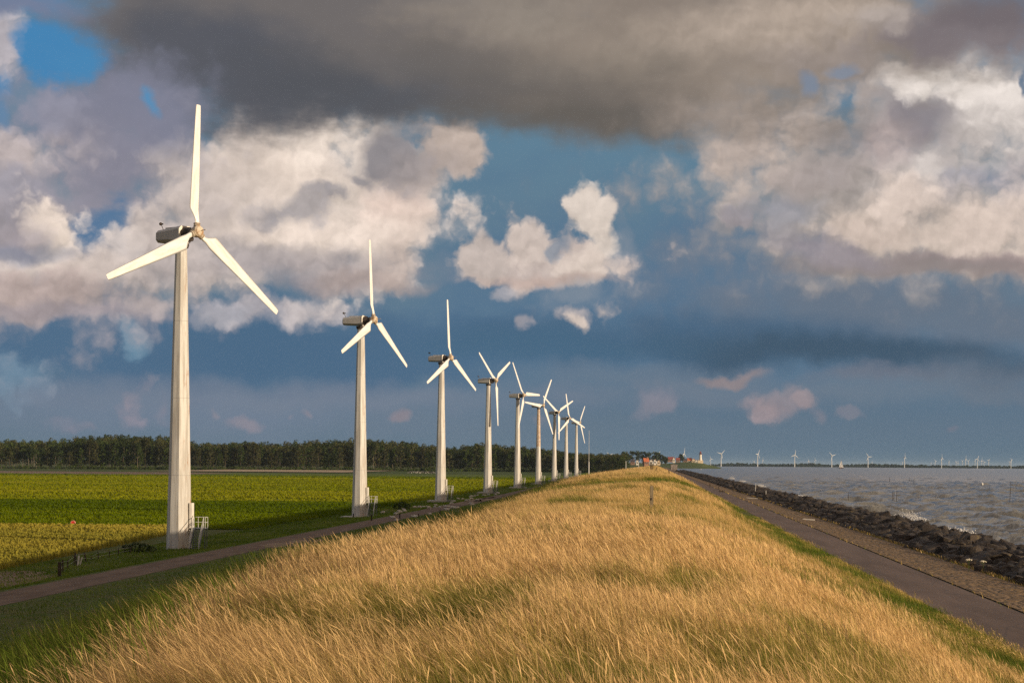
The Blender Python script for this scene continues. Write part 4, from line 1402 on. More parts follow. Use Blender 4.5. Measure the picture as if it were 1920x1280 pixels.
def quadruped(L, H, body_r, head_low, leg_r, lying=False):
    """trunk along +X; returns joints, edges, radii with jointed legs"""
    zb = H * .66 if not lying else body_r * .95
    J = [(0, 0, zb), (L * .28, 0, zb), (-L * .30, 0, zb + .01), (-L * .46, 0, zb - .02)]
    Rr = [(body_r, body_r * 1.02), (body_r * .92, body_r * .95), (body_r * .95, body_r * .95), body_r * .5]
    E_ = [(0, 1), (0, 2), (2, 3)]
    J.append((L * .44, 0, zb + body_r * .25)); Rr.append(body_r * .52); E_.append((1, 4))
    if head_low:
        hd = [(L * .60, 0, zb - body_r * .7), (L * .70, 0, zb - body_r * 1.35), (L * .75, 0, max(.06, zb - body_r * 1.95))]
    else:
        hd = [(L * .52, 0, zb + body_r * .95), (L * .62, 0, zb + body_r * 1.1), (L * .74, 0, zb + body_r * .88)]
    pr = 4
    for k, p in enumerate(hd):
        J.append(p); Rr.append((body_r * .36, body_r * .36, body_r * .22)[k]); E_.append((pr, len(J) - 1)); pr = len(J) - 1
    for s in (-1, 1):       # ears
        h = Vector(hd[1]); J.append((h.x - .03 * L, s * body_r * .55, h.z + .05)); Rr.append(body_r * .10); E_.append((len(J) - 1, pr - 1))
    J.append((-L * .52, 0, zb - body_r * .8)); Rr.append(body_r * .14); E_.append((3, len(J) - 1))
    if not lying:
        for s in (-1, 1):
            y = s * body_r * .55
            a = len(J)
            J += [(L * .30, y, zb - body_r * .55), (L * .31, y, H * .27), (L * .30, y, .02)]; Rr += [leg_r * 1.9, leg_r, leg_r * .95]; E_ += [(1, a), (a, a + 1), (a + 1, a + 2)]
            a = len(J)
            J += [(-L * .28, y, zb - body_r * .5), (-L * .24, y, H * .42), (-L * .36, y, H * .24), (-L * .33, y, .02)]; Rr += [leg_r * 2.2, leg_r * 1.4, leg_r, leg_r * .95]; E_ += [(2, a), (a, a + 1), (a + 1, a + 2), (a + 2, a + 3)]
    return J, E_, Rr


def mk_wool(t):
    n = t.noise(t.obj, 9, 4, .7); bump(t, n, .03, 1.0)
    return t.mix(t.mapr(n, .35, .65), (.50, .45, .37), (.70, .65, .56))


M_wool = material('sheep_wool', mk_wool, .95, .1)
SHEEP = {'graze': animal_mesh('sheep', *quadruped(1.15, .82, .27, True, .045), mat=M_wool),
         'stand': animal_mesh('sheep', *quadruped(1.12, .84, .28, False, .045), mat=M_wool),
         'lie': animal_mesh('sheep', *quadruped(1.15, .8, .28, False, .05, True), mat=M_wool)}
S5 = lambda a, b: (a / 5.333 + 640, b / 5.333 + 820)
flock = [((413, 748), 'stand', 'alone on the bare grass right of the second tower stairs'), ((515, 800), 'lie', 'lying on the grass edge near the second turbine'), ((548, 760), 'lie', 'lying on bare soil left of the fence post'),
         ((580, 733), 'graze', 'in the tight group before the dark bush'), ((592, 743), 'stand', 'in the tight group before the dark bush'), ((628, 720), 'stand', 'in the tight group before the dark bush'), ((633, 733), 'graze', 'in the tight group before the dark bush'),
         ((733, 690), 'graze', 'first in the line of sheep left of the third tower'), ((780, 690), 'graze', 'smallest in the line of sheep left of the third tower'), ((827, 689), 'lie', 'lying in the line of sheep left of the third tower'), ((875, 697), 'stand', 'standing tall in the line of sheep left of the third tower'),
         ((937, 692), 'graze', 'close below the third tower'), ((945, 672), 'lie', 'lying close below the third tower'), ((985, 692), 'stand', 'close below the third tower'),
         ((885, 762), 'lie', 'lying on the gravel track'), ((725, 790), 'lie', 'lying on the gravel track, left one of a pair'), ((748, 786), 'lie', 'lying on the gravel track, right one of a pair'), ((555, 825), 'lie', 'lying on the near edge of the gravel track'),
         ((1042, 712), 'graze', 'on the track right of the third tower'), ((1060, 722), 'stand', 'on the track right of the third tower'), ((1105, 698), 'graze', 'on the track right of the third tower'), ((1135, 700), 'stand', 'on the track right of the third tower'), ((1162, 699), 'lie', 'on the track right of the third tower'),
         ((1040, 686), 'lie', 'behind the track right of the third tower'), ((1064, 686), 'lie', 'behind the track right of the third tower'), ((1100, 655), 'graze', 'near the stairs of the third turbine'),
         ((1170, 608), 'stand', 'on bare soil between third and fourth turbine'), ((1215, 608), 'graze', 'on bare soil between third and fourth turbine'), ((1250, 622), 'lie', 'on bare soil between third and fourth turbine'), ((1275, 620), 'lie', 'on bare soil between third and fourth turbine'),
         ((1285, 590), 'lie', 'in the flock left of the fourth tower'), ((1302, 580), 'graze', 'in the flock left of the fourth tower'), ((1330, 580), 'stand', 'in the flock left of the fourth tower'), ((1362, 570), 'stand', 'in the flock left of the fourth tower'), ((1300, 606), 'graze', 'in the flock left of the fourth tower'), ((1355, 618), 'graze', 'in the flock left of the fourth tower'),
         ((1420, 568), 'graze', 'below the fourth tower'), ((1440, 570), 'stand', 'below the fourth tower'), ((1468, 566), 'graze', 'below the fourth tower'), ((1290, 658), 'stand', 'at the grass edge before the fourth tower'), ((1312, 668), 'graze', 'at the grass edge before the fourth tower'), ((1545, 562), 'graze', 'right of the fourth turbine stairs'), ((1575, 550), 'graze', 'right of the fourth turbine stairs')]
pose = {'graze': 'white sheep grazing ', 'stand': 'white sheep standing ', 'lie': 'white sheep resting low '}
for k, (z, kind, where) in enumerate(flock):
    px, py = S5(*z)
    p = ground_hit(px, py + (3.2 if kind != 'lie' else 2.0))
    if -42 < p.x and p.x > -24: continue
    o = link_mesh('sheep', SHEEP[kind], None, None, p, (0, 0, rr.choice((0, math.pi)) + rr.uniform(-.7, .7)))
    s = rr.uniform(.54, .68); o.scale = (s, s, s)
    if kind == 'lie' and where.startswith('lying'): where = where[6:]
    tag(o, pose[kind] + where, 'sheep', 'sheep along the gravel track')


def mk_cow(t):
    return t.mix(t.mapr(t.noise(t.obj, 1.3, 2, .5), .47, .53), (.03, .025, .02), (.72, .68, .6))


M_cow = material('black_and_white_hide', mk_cow, .8, .2)
COW = [animal_mesh('cow', *quadruped(2.1, 1.45, .42, True, .08), mat=M_cow), animal_mesh('cow', *quadruped(2.1, 1.45, .42, False, .08), mat=M_cow)]
for k, cx in enumerate((687, 693, 735, 752, 770, 795, 812, 836, 862, 868, 893, 906, 920, 950)):
    px = 640 + cx / 5.333
    p = at_depth(px, 880, 1330 + rr.uniform(-25, 25)); p.z = float(height(p.x, p.y)) + .06
    o = link_mesh('cow', COW[k % 2], None, None, p, (0, 0, rr.choice((0, math.pi)) + rr.uniform(-.6, .6)))
    tag(o, 'tiny black and white cow ' + ('grazing' if k % 2 == 0 else 'standing') + ' before the wood between second and third turbine', 'cow', 'distant cows in front of the wood')
# ------------------------------------------------------------------ the wood beyond the fields: single trees along its edge, the mass behind them
M_leafA = material('pine_needles', mk_leaf((.026, .040, .009), (.052, .070, .016)), .85, .15)
M_leafB = material('broad_leaves', mk_leaf((.028, .048, .008), (.062, .082, .015)), .85, .15)
M_leafC = material('brownish_leaves', mk_leaf((.038, .042, .012), (.068, .068, .022)), .85, .15)
M_bark = material('tree_bark', flat((.09, .07, .05), .25, 2), .9, .1)
M_bark2 = material('pale_bark', flat((.16, .13, .095), .25, 2), .9, .1)


def tree_proto(kind, seed):
    """a tree of unit-ish size, 20 m high: tapered trunk with limbs, crown of leaf clumps with gaps"""
    q = random.Random(seed)
    H = 20.0
    b = bmesh.new()
    bend = q.uniform(-.5, .5)
    tr = [(0, 0, -.3), (.1, 0, H * .3), (bend, 0, H * .6), (bend * 1.2, 0, H * .92)]
    add_tube(b, tr, [.26, .2, .14, .04], 7)
    cl = []
    if kind == 'pine':
        z0 = H * q.uniform(.40, .52)
        n = 13
    elif kind == 'broad':
        z0 = H * q.uniform(.10, .2); n = 17
    else:
        z0 = H * q.uniform(.18, .3); n = 17
    for k in range(n):
        f = (k + q.random()) / n
        z = z0 + (H - z0) * f
        wid = (2.6 if kind == 'pine' else 3.0) * (math.sin(min(1, f * 1.1 + .15) * math.pi * .93) ** .6) * q.uniform(.55, 1.1)
        a = q.uniform(0, 6.3)
        x, y = wid * .75 * math.cos(a), wid * .75 * math.sin(a)
        cl.append((x, y, z, q.uniform(.9, 1.65)))
        add_tube(b, [(bend * f, 0, z - 1.6), (x * .6, y * .6, z - .4), (x, y, z)], [.08, .05, .02], 4, cap=False)
    cl.append((bend, 0, H * .92, 1.8)); cl.append((bend - .9, .4, H * .84, 1.6)); cl.append((bend + .9, -.4, H * .85, 1.6))
    v, f = leaf_cloud(cl, 560, .46, seed, .85)
    return b, v, f


TREE_KINDS = {'pine': ('pine_tree', 'tall pine with a bare trunk at the sunlit edge of the far wood', 'pine', M_leafA, M_bark2),
              'broad': ('broadleaf_tree', 'dense green broadleaf tree at the edge of the far wood', 'tree', M_leafB, M_bark),
              'poplar': ('poplar_tree', 'brownish green poplar at the edge of the far wood', 'tree', M_leafC, M_bark)}
TP = {}
for kd, (nm, lab, cat, lm, bk) in TREE_KINDS.items():
    TP[kd] = []
    for s in range(4):
        b, v, f = tree_proto(kd, 70 + s + 10 * len(kd))
        tm = bpy.data.meshes.new('trunk'); b.normal_update(); b.to_mesh(tm); b.free(); tm.materials.append(bk)
        cm = np_mesh('crown', v, f, np.full(len(f), 4)); cm.materials.append(lm)
        TP[kd].append((tm, cm, v, f))
TOP = [(-120, 824), (0, 826), (60, 829), (120, 825), (160, 820), (200, 818), (260, 819), (320, 822), (370, 832), (450, 831), (520, 832), (580, 830), (640, 826), (700, 827), (770, 831), (800, 836), (860, 840), (900, 834), (960, 838), (1000, 840), (1060, 848), (1100, 852), (1150, 853), (1172, 849)]
DEP = [(-120, 1560), (330, 1560), (1000, 1620), (1180, 1500)]
tx = [a for a, _ in TOP]; ty = [b for _, b in TOP]


def wood_point(px, back):
    dep = float(np.interp(px, [a for a, _ in DEP], [b for _, b in DEP])) + back
    p = at_depth(px, 870, dep); p.z = float(height(p.x, p.y))
    top = at_depth(px, float(np.interp(px, tx, ty)), dep).z
    return p, top - p.z


q = random.Random(8)


def kind_at(px):
    r = q.random()
    if px < 330: return 'pine' if (r < .55 and px < 125) or r < .12 else ('broad' if r < .65 else 'poplar')
    return 'poplar' if r < .55 else ('broad' if r < .92 else 'pine')


n_trees = 0
px = -40.0
while px < 1168:
    kd = kind_at(px)
    p, H = wood_point(px, q.uniform(-6, 10))
    nm, lab, cat, lm, bk = TREE_KINDS[kd]
    tm, cm, v, f = q.choice(TP[kd])
    H *= (q.uniform(.62, .80) if px < 150 else q.uniform(.66, 1.0)) * (.9 + .14 * math.sin(px / 23.0) * math.sin(px / 61.0))
    o = thing(nm, lab, cat, p, q.uniform(0, 6.3), 'trees along the edge of the far wood')
    w = q.uniform(1.0, 1.55) * (H / 20) ** .4
    o.scale = (w, w, H / 20.0)
    link_mesh('trunk', tm, None, o); link_mesh('crown', cm, None, o)
    n_trees += 1
    px += q.uniform(4.2, 6.4)
# the wood behind its edge reads as one mass
mv, mf, mo = {k: [] for k in TP}, {k: [] for k in TP}, {k: 0 for k in TP}
for back, step, sc_h in ((22, 5.0, .90), (50, 5.0, .98), (90, 4.5, 1.02), (150, 4.5, 1.04), (230, 5.0, 1.06)):
    px = -60.0
    while px < 1175:
        p, H = wood_point(px, back + q.uniform(-14, 14))
        kd = kind_at(px)
        tm, cm, v, f = q.choice(TP[kd])
        H *= sc_h * q.uniform(.80, 1.04)
        a = q.uniform(0, 6.3); w = q.uniform(1.0, 1.5)
        ca, sa = math.cos(a), math.sin(a)
        vv = np.stack([(v[:, 0] * ca - v[:, 1] * sa) * w, (v[:, 0] * sa + v[:, 1] * ca) * w, v[:, 2] * H / 20.0], 1) + np.array(p)
        sel = np.arange(len(f)) % 2 == 0
        f2 = np.arange(4 * sel.sum()).reshape(-1, 4)
        vv = vv[f[sel].ravel()]
        mv[kd].append(vv); mf[kd].append(f2 + mo[kd]); mo[kd] += len(vv)
        px += step * q.uniform(.7, 1.3)
for kd in TP:
    V = np.concatenate(mv[kd]); Ff = np.concatenate(mf[kd])
    o = link_mesh('forest', np_mesh('forest', V, Ff, np.full(len(Ff), 4)), TREE_KINDS[kd][3])
    tag(o, 'dark mass of the wood behind its edge trees', 'forest', kind='stuff')
# undergrowth along the foot of the wood
bush_c = []
px = -40
while px < 1160:
    p, H = wood_point(px, -8 + q.uniform(-3, 6))
    if px > 130 or q.random() < .5: bush_c.append((p.x, p.y, p.z + q.uniform(.3, 1.5), q.uniform(1.0, 2.6)))
    px += 4
v, f = leaf_cloud(bush_c, 22000, .45, 6, .8)
tag(link_mesh('undergrowth', np_mesh('undergrowth', v, f, np.full(len(f), 4)), M_leafB), 'shrubby undergrowth at the foot of the far wood', 'undergrowth', kind='stuff')

# ------------------------------------------------------------------ village on its mound at the end of the dike
VD = 3300.0
def vpt(px, py=872, dep=VD): return at_depth(px, py, dep)


M_vgrass = material('village_grass', mottled((.06, .085, .016), (.12, .14, .03), .02, 4), .9, .1)
xsv = np.linspace(1128, 1352, 70); dv = np.array([2900, 3000, 3080, 3160, 3240, 3300, 3380, 3500, 3700])
def vtop(px):      # skyline of the mound in photo pixels
    return np.interp(px, [1128, 1160, 1200, 1258, 1275, 1295, 1318, 1330, 1345, 1352], [876, 872, 869, 868, 866, 866, 868, 871.5, 875, 877])
vv = []
for d_ in dv:
    for x_ in xsv:
        k = float(sstep(2930, 3280, d_))
        b_ = at_depth(x_, 870, d_)
        zt = at_depth(x_, float(vtop(x_)), VD).z
        vv.append((b_.x, b_.y, 1.8 + (zt - 1.8) * k))
nx = len(xsv)
ii = (np.arange(len(dv) - 1)[:, None] * nx + np.arange(nx - 1)[None, :]).ravel()
fv = np.stack([ii, ii + 1, ii + 1 + nx, ii + nx], 1)
tag(link_mesh('hill', np_mesh('hill', vv, fv, np.full(len(fv), 4), True), M_vgrass), kind='structure')
PXM = VD / F      # metres per photo pixel at the village


def brick(c): return flat(c, .12, .4)
M_wallW = material('white_render', brick((.72, .66, .56)), .8, .2)
M_wallB = material('brown_brick', brick((.26, .15, .10)), .85, .2)
M_wallC = material('cream_render', brick((.62, .50, .34)), .8, .2)
M_roofR = material('red_roof_tiles', brick((.28, .075, .055)), .8, .2)
M_roofO = material('orange_roof_tiles', brick((.48, .14, .065)), .8, .2)
M_roofD = material('dark_roof_slates', brick((.07, .06, .07)), .7, .3)
M_glass = material('dark_window_glass', lambda t: (.03, .035, .04), .2, .5)


def house(px, py, w_px, h_px, roof_px, wall, roof, label, depth=VD, gable=False, rz=0.0, win=2):
    k = depth / F
    p = at_depth(px, py, depth)
    w, h, rh = w_px * k, h_px * k, roof_px * k
    dpt = w * .75
    o = thing('house', label, 'house', p, YAW + rz, None)
    b = bmesh.new(); add_box(b, Vector((0, 0, h / 2 - 1)), (w, dpt, h + 2))
    if gable:
        for s in (-1, 1):
            vs = [b.verts.new((x, s * dpt / 2, z)) for x, z in ((-w / 2, h), (w / 2, h), (0, h + rh))]
            b.faces.new(vs if s < 0 else vs[::-1])
    else:
        for s in (-1, 1):
            vs = [b.verts.new((s * w / 2, y, z)) for y, z in ((-dpt / 2, h), (dpt / 2, h), (0, h + rh))]
            b.faces.new(vs if s > 0 else vs[::-1])
    bm_obj('wall', b, wall, o)
    b = bmesh.new(); e = .06 * w; t_ = .3
    if gable:
        for s in (-1, 1):
            ps = [(s * (w / 2 + e), h - e * rh / (w / 2)), (0, h + rh), (0, h + rh + t_), (s * (w / 2 + e), h - e * rh / (w / 2) + t_)]
            add_loft(b, [[Vector((x, y, z)) for x, z in ps] for y in (-dpt / 2 - .4, dpt / 2 + .4)])
    else:
        for s in (-1, 1):
            ps = [(s * (dpt / 2 + e), h - e * rh / (dpt / 2)), (0, h + rh), (0, h + rh + t_), (s * (dpt / 2 + e), h - e * rh / (dpt / 2) + t_)]
            add_loft(b, [[Vector((x, y, z)) for y, z in ps] for x in (-w / 2 - .4, w / 2 + .4)])
    bmesh.ops.recalc_face_normals(b, faces=b.faces)
    rf_ = bm_obj('roof', b, roof, o)
    c = bmesh.new(); add_box(c, Vector((w * .28, 0 if not gable else dpt * .2, h + rh * (1.0 if not gable else .7))), (.9, .9, 2.0)); bm_obj('chimney', c, M_wallB, rf_)
    for i in range(win):
        g = bmesh.new(); x = (i + .5) / win * w - w / 2
        add_box(g, Vector((x, -dpt / 2, h * .5)), (w / win * .4, .16, h * .4)); bm_obj('window', g, M_glass, o)
    d = bmesh.new(); add_box(d, Vector((w * .05, -dpt / 2, h * .24)), (1.1, .2, min(2.1, h * .48))); bm_obj('door', d, M_mach, o)
    return o


house(1211, 869.5, 9, 5, 5.5, M_wallB, M_roofO, 'house with a large bright orange roof behind the crest of the dike', 1500, False, .3)
house(1221, 868.5, 6, 4.5, 3, M_wallW, M_roofD, 'pale house with a dark roof just right of the orange roof', 2600, True)
house(1228, 868.5, 5, 5, 3, M_wallW, M_roofD, 'narrow white gabled house second right of the orange roof', 2620, True)
house(1235, 869, 6, 4, 3, M_wallC, M_roofD, 'low cream house third right of the orange roof', 2640, True)
house(1195, 869, 5, 4.5, 2.5, M_wallW, M_roofD, 'small white house under the village trees left of the orange roof', 2700, True)
house(1186, 868.5, 8, 3.5, 3, M_wallB, M_roofD, 'low brown house under the village trees', 2720)
house(1257, 864, 10, 3.5, 4, M_wallB, M_roofR, 'dark red roofed house at the right end of the village trees', VD, False)
house(1263.5, 865, 4.5, 4.5, 4, M_wallW, M_roofR, 'white gabled house in front of the long red roof', VD - 60, True)
house(1271, 865, 7, 3.5, 3.2, M_wallB, M_roofR, 'red roofed brick house left of the dark tree clump', VD - 20)
house(1285, 866, 7, 3.5, 2.5, M_wallB, M_roofD, 'dark house right of the tree clump', VD)
house(1293, 866.5, 8, 4, 4, M_wallC, M_roofO, 'orange roofed cream house halfway to the lighthouse', VD - 40)
house(1300.5, 866.5, 7, 4, 3, M_wallC, M_roofR, 'red roofed cream house next to the lighthouse cottages', VD - 20, True)
house(1306, 867, 5, 3, 2.5, M_wallW, M_roofD, 'small white cottage left of the lighthouse', VD - 30, True)
# lighthouse
pl = vpt(1313.2, 868.5, VD - 50); kk = (VD - 50) / F
lh = thing('lighthouse', 'white round lighthouse with a red lantern on the mound', 'lighthouse', pl, YAW)
b = bmesh.new(); add_box(b, Vector((0, 0, 1.6)), (8.5, 6, 5.2)); add_loft(b, [[Vector((x, y, z)) for x, y in ((-4.25, -3), (4.25, -3), (4.25, 3), (-4.25, 3))] if z < 5 else [Vector((x * .1, y * .05, z)) for x, y in ((-30, -3), (30, -3), (30, 3), (-30, 3))] for z in (4.21, 6.4)]); bm_obj('keeper_house', b, M_wallC, lh)
b = bmesh.new(); add_tube(b, [(0, 0, 2), (0, 0, 14.6)], [2.5, 1.9], 24); tw_ = bm_obj('tower', b, M_wallW, lh)
b = bmesh.new(); add_tube(b, [(0, 0, 14.6), (0, 0, 15.0)], [2.6, 2.6], 24)
for a in range(12): add_tube(b, [(2.5 * math.cos(a * .5236), 2.5 * math.sin(a * .5236), 15), (2.5 * math.cos(a * .5236), 2.5 * math.sin(a * .5236), 16)], .05, 4)
bm_obj('gallery', b, M_roofR, lh)
b = bmesh.new(); add_tube(b, [(0, 0, 15.0), (0, 0, 17.4)], [1.45, 1.45], 16); ln_ = bm_obj('lantern', b, M_glass, lh)
b = bmesh.new(); add_tube(b, [(0, 0, 17.4), (0, 0, 18.4), (0, 0, 19.2), (0, 0, 20.4)], [1.75, 1.3, .5, .08], 16)
for a in range(8): add_tube(b, [(1.47 * math.cos(a * .785), 1.47 * math.sin(a * .785), 15), (1.47 * math.cos(a * .785), 1.47 * math.sin(a * .785), 17.4)], .12, 4)
bm_obj('lantern_roof', b, M_roofR, lh)
# harbour wall and quay clutter at the shore of the village
p = vpt(1263.5, 881, 1900); bm = bmesh.new()
add_box(bm, Vector((0, 0, 3.2)), (6.2, 3, 6.4), bevel=.2); add_box(bm, Vector((0, -1.6, 5.9)), (6.6, .5, .6)); add_box(bm, Vector((0, -1.55, 2.0)), (2.0, .2, 2.6))
tag(bm_obj('stone_wall', bm, material('grey_masonry', mottled((.17, .14, .12), (.30, .25, .21), .8, 5, .35, .65), .9, .1), loc=(p.x, p.y, 2.0), rot=(0, 0, YAW)), 'grey stone wall below the red roofed house', 'wall')

TREES2 = [(1176, 869, 12, 20), (1185, 868, 13, 23), (1195, 868, 14, 24), (1205, 868, 13, 23), (1216, 868, 13, 22), (1226, 868, 13, 22), (1234, 868, 11, 21), (1241, 869, 12, 17), (1248, 869, 10, 13), (1276, 866, 8, 16), (1280, 866.5, 6, 13)]
TL = ['first rounded dark tree of the village clump, next to the wood', 'second dark tree of the village clump', 'tallest dark tree of the village clump', 'dark tree behind the orange roof', 'dark tree just right of the orange roof', 'dark tree above the pale houses', 'dark tree at the crown of the village clump beside the lone far turbine',
      'lower dark tree at the right slope of the village clump', 'smallest dark tree at the right end of the village clump', 'tall dark tree between the red roofs', 'shorter dark tree between the red roofs']
M_leafD = material('dark_village_leaves', mk_leaf((.030, .042, .018), (.060, .075, .030)), .85, .15)
tr_d, cr_d = TP['broad'][0][0], TP['broad'][1]
for (px, py, w, h), lab in zip(TREES2, TL):
    dep = VD + 60 if px > 1260 else 2760
    k = dep / F
    p = at_depth(px, py, dep)
    o = thing('broadleaf_tree', lab, 'tree', p, q.uniform(0, 6.3), 'dark trees of the village')
    v = []
    W_, H_ = w * k, h * k
    cl = [(q.uniform(-.34, .34) * W_, q.uniform(-.34, .34) * W_, H_ * q.uniform(.35, .9), W_ * q.uniform(.16, .26)) for _ in range(16)] + [(0, 0, H_ * .86, W_ * .22), (0, 0, H_ * .3, W_ * .35)]
    vv, ff = leaf_cloud(cl, 700, .75, int(px), .9)
    link_mesh('crown', np_mesh('crown', vv, ff, np.full(len(ff), 4)), M_leafD, o)
    b = bmesh.new(); add_tube(b, [(0, 0, -1), (.2, 0, H_ * .4), (0, 0, H_ * .8)], [.6, .4, .15], 7)
    for a in range(5): add_tube(b, [(.1, 0, H_ * .35), (W_ * .25 * math.cos(a * 1.3), W_ * .25 * math.sin(a * 1.3), H_ * .65)], [.2, .06], 5)
    bm_obj('trunk', b, M_bark, o)

# ------------------------------------------------------------------ far shore and the turbines standing in the lake
M_shore = material('far_shore_trees', mk_leaf((.020, .032, .020), (.045, .060, .035)), .9, .1)
FD = 7600.0
cl = []
px = 1330.0
while px < 2150:
    d_ = FD + q.uniform(-200, 200)
    tall = np.interp(px, [1330, 1350, 1380, 1400, 1470, 1520, 1560, 1640, 1700, 1830, 1960, 2150], [3.5, 5.0, 7.5, 6, 5.5, 7.5, 5, 7, 6, 5, 6, 6]) * q.uniform(.75, 1.1)
    base = PY + ROLL * (px - PX) + (EYE - WATER_Z) / d_ * F
    for kx in range(2):
        p = at_depth(px + q.uniform(-2, 2), base - tall * q.uniform(.2, .75), d_)
        cl.append((p.x, p.y, p.z, tall * .30 * FD / F))
    px += 1.1
v, f = leaf_cloud(cl, 26000, 3.2, 9, .8)
tag(link_mesh('far_shore_woods', np_mesh('far_shore_woods', v, f, np.full(len(f), 4)), M_shore), 'low dark wooded shore along the far side of the lake', 'woods', kind='stuff')
bm = bmesh.new()
a0 = on_plane(1334, PY + ROLL * 374 + (EYE - 3.0) / FD * F, 3.0)
pl_ = [at_depth(x_, 880, FD - 60) for x_ in np.linspace(1334, 2200, 60)]
add_loft(bm, [[Vector((p.x, p.y, 1.5)), Vector((p.x, p.y, 4.2 + q.uniform(-.8, .8))), Vector((p.x * 1.05, p.y * 1.05, 4.2)), Vector((p.x * 1.05, p.y * 1.05, 1.5))] for p in pl_])
tag(bm_obj('far_shore', bm, M_shore), kind='structure')


def far_turbine(name):
    """slim modern turbine, hub at 50 m: parts kept simple because it shows only as a few pixels"""
    o = thing(name, '', 'wind turbine')
    b = bmesh.new(); add_tube(b, [(0, 0, -4), (0, 0, 25), (0, 0, 49)], [2.1, 1.7, 1.2], 10); bm_obj('tower', b, M_farw, o)
    b = bmesh.new(); add_box(b, Vector((0, 1.5, 50)), (3.0, 7.5, 3.2), bevel=.4); bm_obj('nacelle', b, M_farw, o)
    b = bmesh.new(); add_tube(b, [(0, -2.2, 50), (0, -4.2, 50), (0, -4.9, 50)], [1.5, 1.2, .3], 10); bm_obj('rotor_hub', b, M_farw, o)
    for k in range(3):
        b = bmesh.new()
        add_loft(b, [[Vector((c_ * .5, 0, r_)), Vector((0, .25 * c_, r_)), Vector((-c_ * .5, 0, r_)), Vector((0, -.25 * c_, r_))] for r_, c_ in ((0, 1.6), (4, 2.7), (12, 1.9), (21.5, .7))])
        bl_ = bm_obj('blade', b, M_farw, o, loc=(0, -3.4, 50)); bl_.rotation_euler = (0, k * 2 * math.pi / 3, 0)
    return o


M_farw = material('far_white_paint', lambda t: (.60, .60, .585), .6, .3)
fproto = None
NEAR_T = [(1352, 850.5), (1420.5, 851), (1490, 852.5), (1559.5, 854), (1627.5, 856), (1696, 857), (1765.5, 858.5), (1832.5, 860), (1895.5, 862.5)]
FAR_T = [(1332.5, 860, .6), (1414, 865, .5), (1430, 862, .62), (1516, 864, .5), (1528, 862, .62), (1635, 866, .5), (1692, 867, .5), (1745.5, 868, .5), (1753.5, 864.5, .62), (1779, 864.5, .62), (1792.5, 866, .55), (1796, 867, .5), (1804, 864.5, .62), (1810.5, 860, .85), (1815.5, 864, .6),
         (1828, 864, .6), (1840.5, 863, .62), (1845, 866, .5), (1853.5, 863, .62), (1893, 866, .55)]
OTHER = [(1282, 850, .62, 4300, 'pale turbine rising behind the dark tree between the red roofs'), (1231, 851, .55, 4200, 'thin pale turbine rising behind the crown of the village clump'), (1142.5, 853, .5, 4300, 'small pale turbine showing over the wood near the village')]
NL = ['offshore white turbine nearest to the lighthouse', 'second offshore white turbine from the lighthouse', 'third offshore white turbine from the lighthouse', 'offshore white turbine just left of the sailboat', 'offshore white turbine just right of the sailboat', 'sixth offshore white turbine, above the group of fishing stakes',
      'seventh offshore white turbine, before the far cluster', 'eighth offshore white turbine, inside the far cluster', 'offshore white turbine at the right edge above the tall stake']
for i, (px, hy) in enumerate(NEAR_T):
    o = far_turbine('offshore_turbine') if fproto is None else copy_tree(fproto)
    fproto = fproto or o
    hor = PY + ROLL * (px - PX)
    d_ = 50.0 - (EYE - WATER_Z)
    dep = (50.0 - EYE + WATER_Z) / (hor - hy + 1e-6) * F
    dep = min(max(dep, 5600), 7300)
    p = at_depth(px, hy, dep)
    o.location = (p.x, p.y, WATER_Z); o.rotation_euler = (0, 0, YAW + R(q.uniform(20, 62)))
    s = (p.z - WATER_Z) / 50.0; o.scale = (s, s, s)
    tag(o, NL[i], 'wind turbine', 'white turbines standing in the lake')
    sp = q.uniform(0, 120)
    k = 0
    for ch in o.children:
        if ch.name.startswith('blade'): ch.rotation_euler = (0, R(sp + 120 * k), 0); k += 1
for i, it in enumerate(FAR_T + OTHER):
    px, hy, s = it[:3]
    o = copy_tree(fproto)
    dep = 9600 if len(it) == 3 else it[3]
    if len(it) == 3 and i == 0: dep = 6900
    p = at_depth(px, hy, dep)
    zb = WATER_Z if len(it) == 3 else 3.0
    o.location = (p.x, p.y, zb); o.rotation_euler = (0, 0, YAW + R(q.uniform(20, 62)))
    s = (p.z - zb) / 50.0; o.scale = (s * .85, s * .85, s)
    k = 0; sp = q.uniform(0, 120)
    for ch in o.children:
        if ch.name.startswith('blade'): ch.rotation_euler = (0, R(sp + 120 * k), 0); k += 1
    if len(it) > 3: tag(o, it[4], 'wind turbine', 'pale turbines beyond the village')
    else: tag(o, 'faint far turbine of the second rank behind the offshore row' if i else 'faint small turbine between the lighthouse and the first offshore turbine', 'wind turbine', 'faint turbines beyond the lake')

# ------------------------------------------------------------------ sailing boat, fishing stakes
M_sail = material('white_sailcloth', flat((.80, .78, .74), .06), .8, .2)
M_hull = material('dark_hull', flat((.06, .05, .045), .15), .5, .4)
M_deck = material('varnished_cabin', flat((.30, .13, .05), .15), .5, .4)
bd = 4200.0
pb = at_depth(1577, PY + ROLL * 617 + (EYE - WATER_Z) / bd * F, bd)
boat = thing('sailing_boat', 'two-sailed white sailing boat with a dark hull on the lake', 'sailing boat', (pb.x, pb.y, WATER_Z), YAW + R(12))
b = bmesh.new()
rings = []
for x, w, z0, z1 in ((-5.6, .9, .5, 1.5), (-4, 1.5, -.3, 1.35), (0, 1.9, -.6, 1.25), (3.5, 1.3, -.3, 1.4), (6.0, .1, .6, 1.8)):
    rings.append([Vector((x, -w, z1)), Vector((x, -w * .75, (z0 + z1) * .45)), Vector((x, 0, z0)), Vector((x, w * .75, (z0 + z1) * .45)), Vector((x, w, z1)), Vector((x, 0, z1 + .1))])
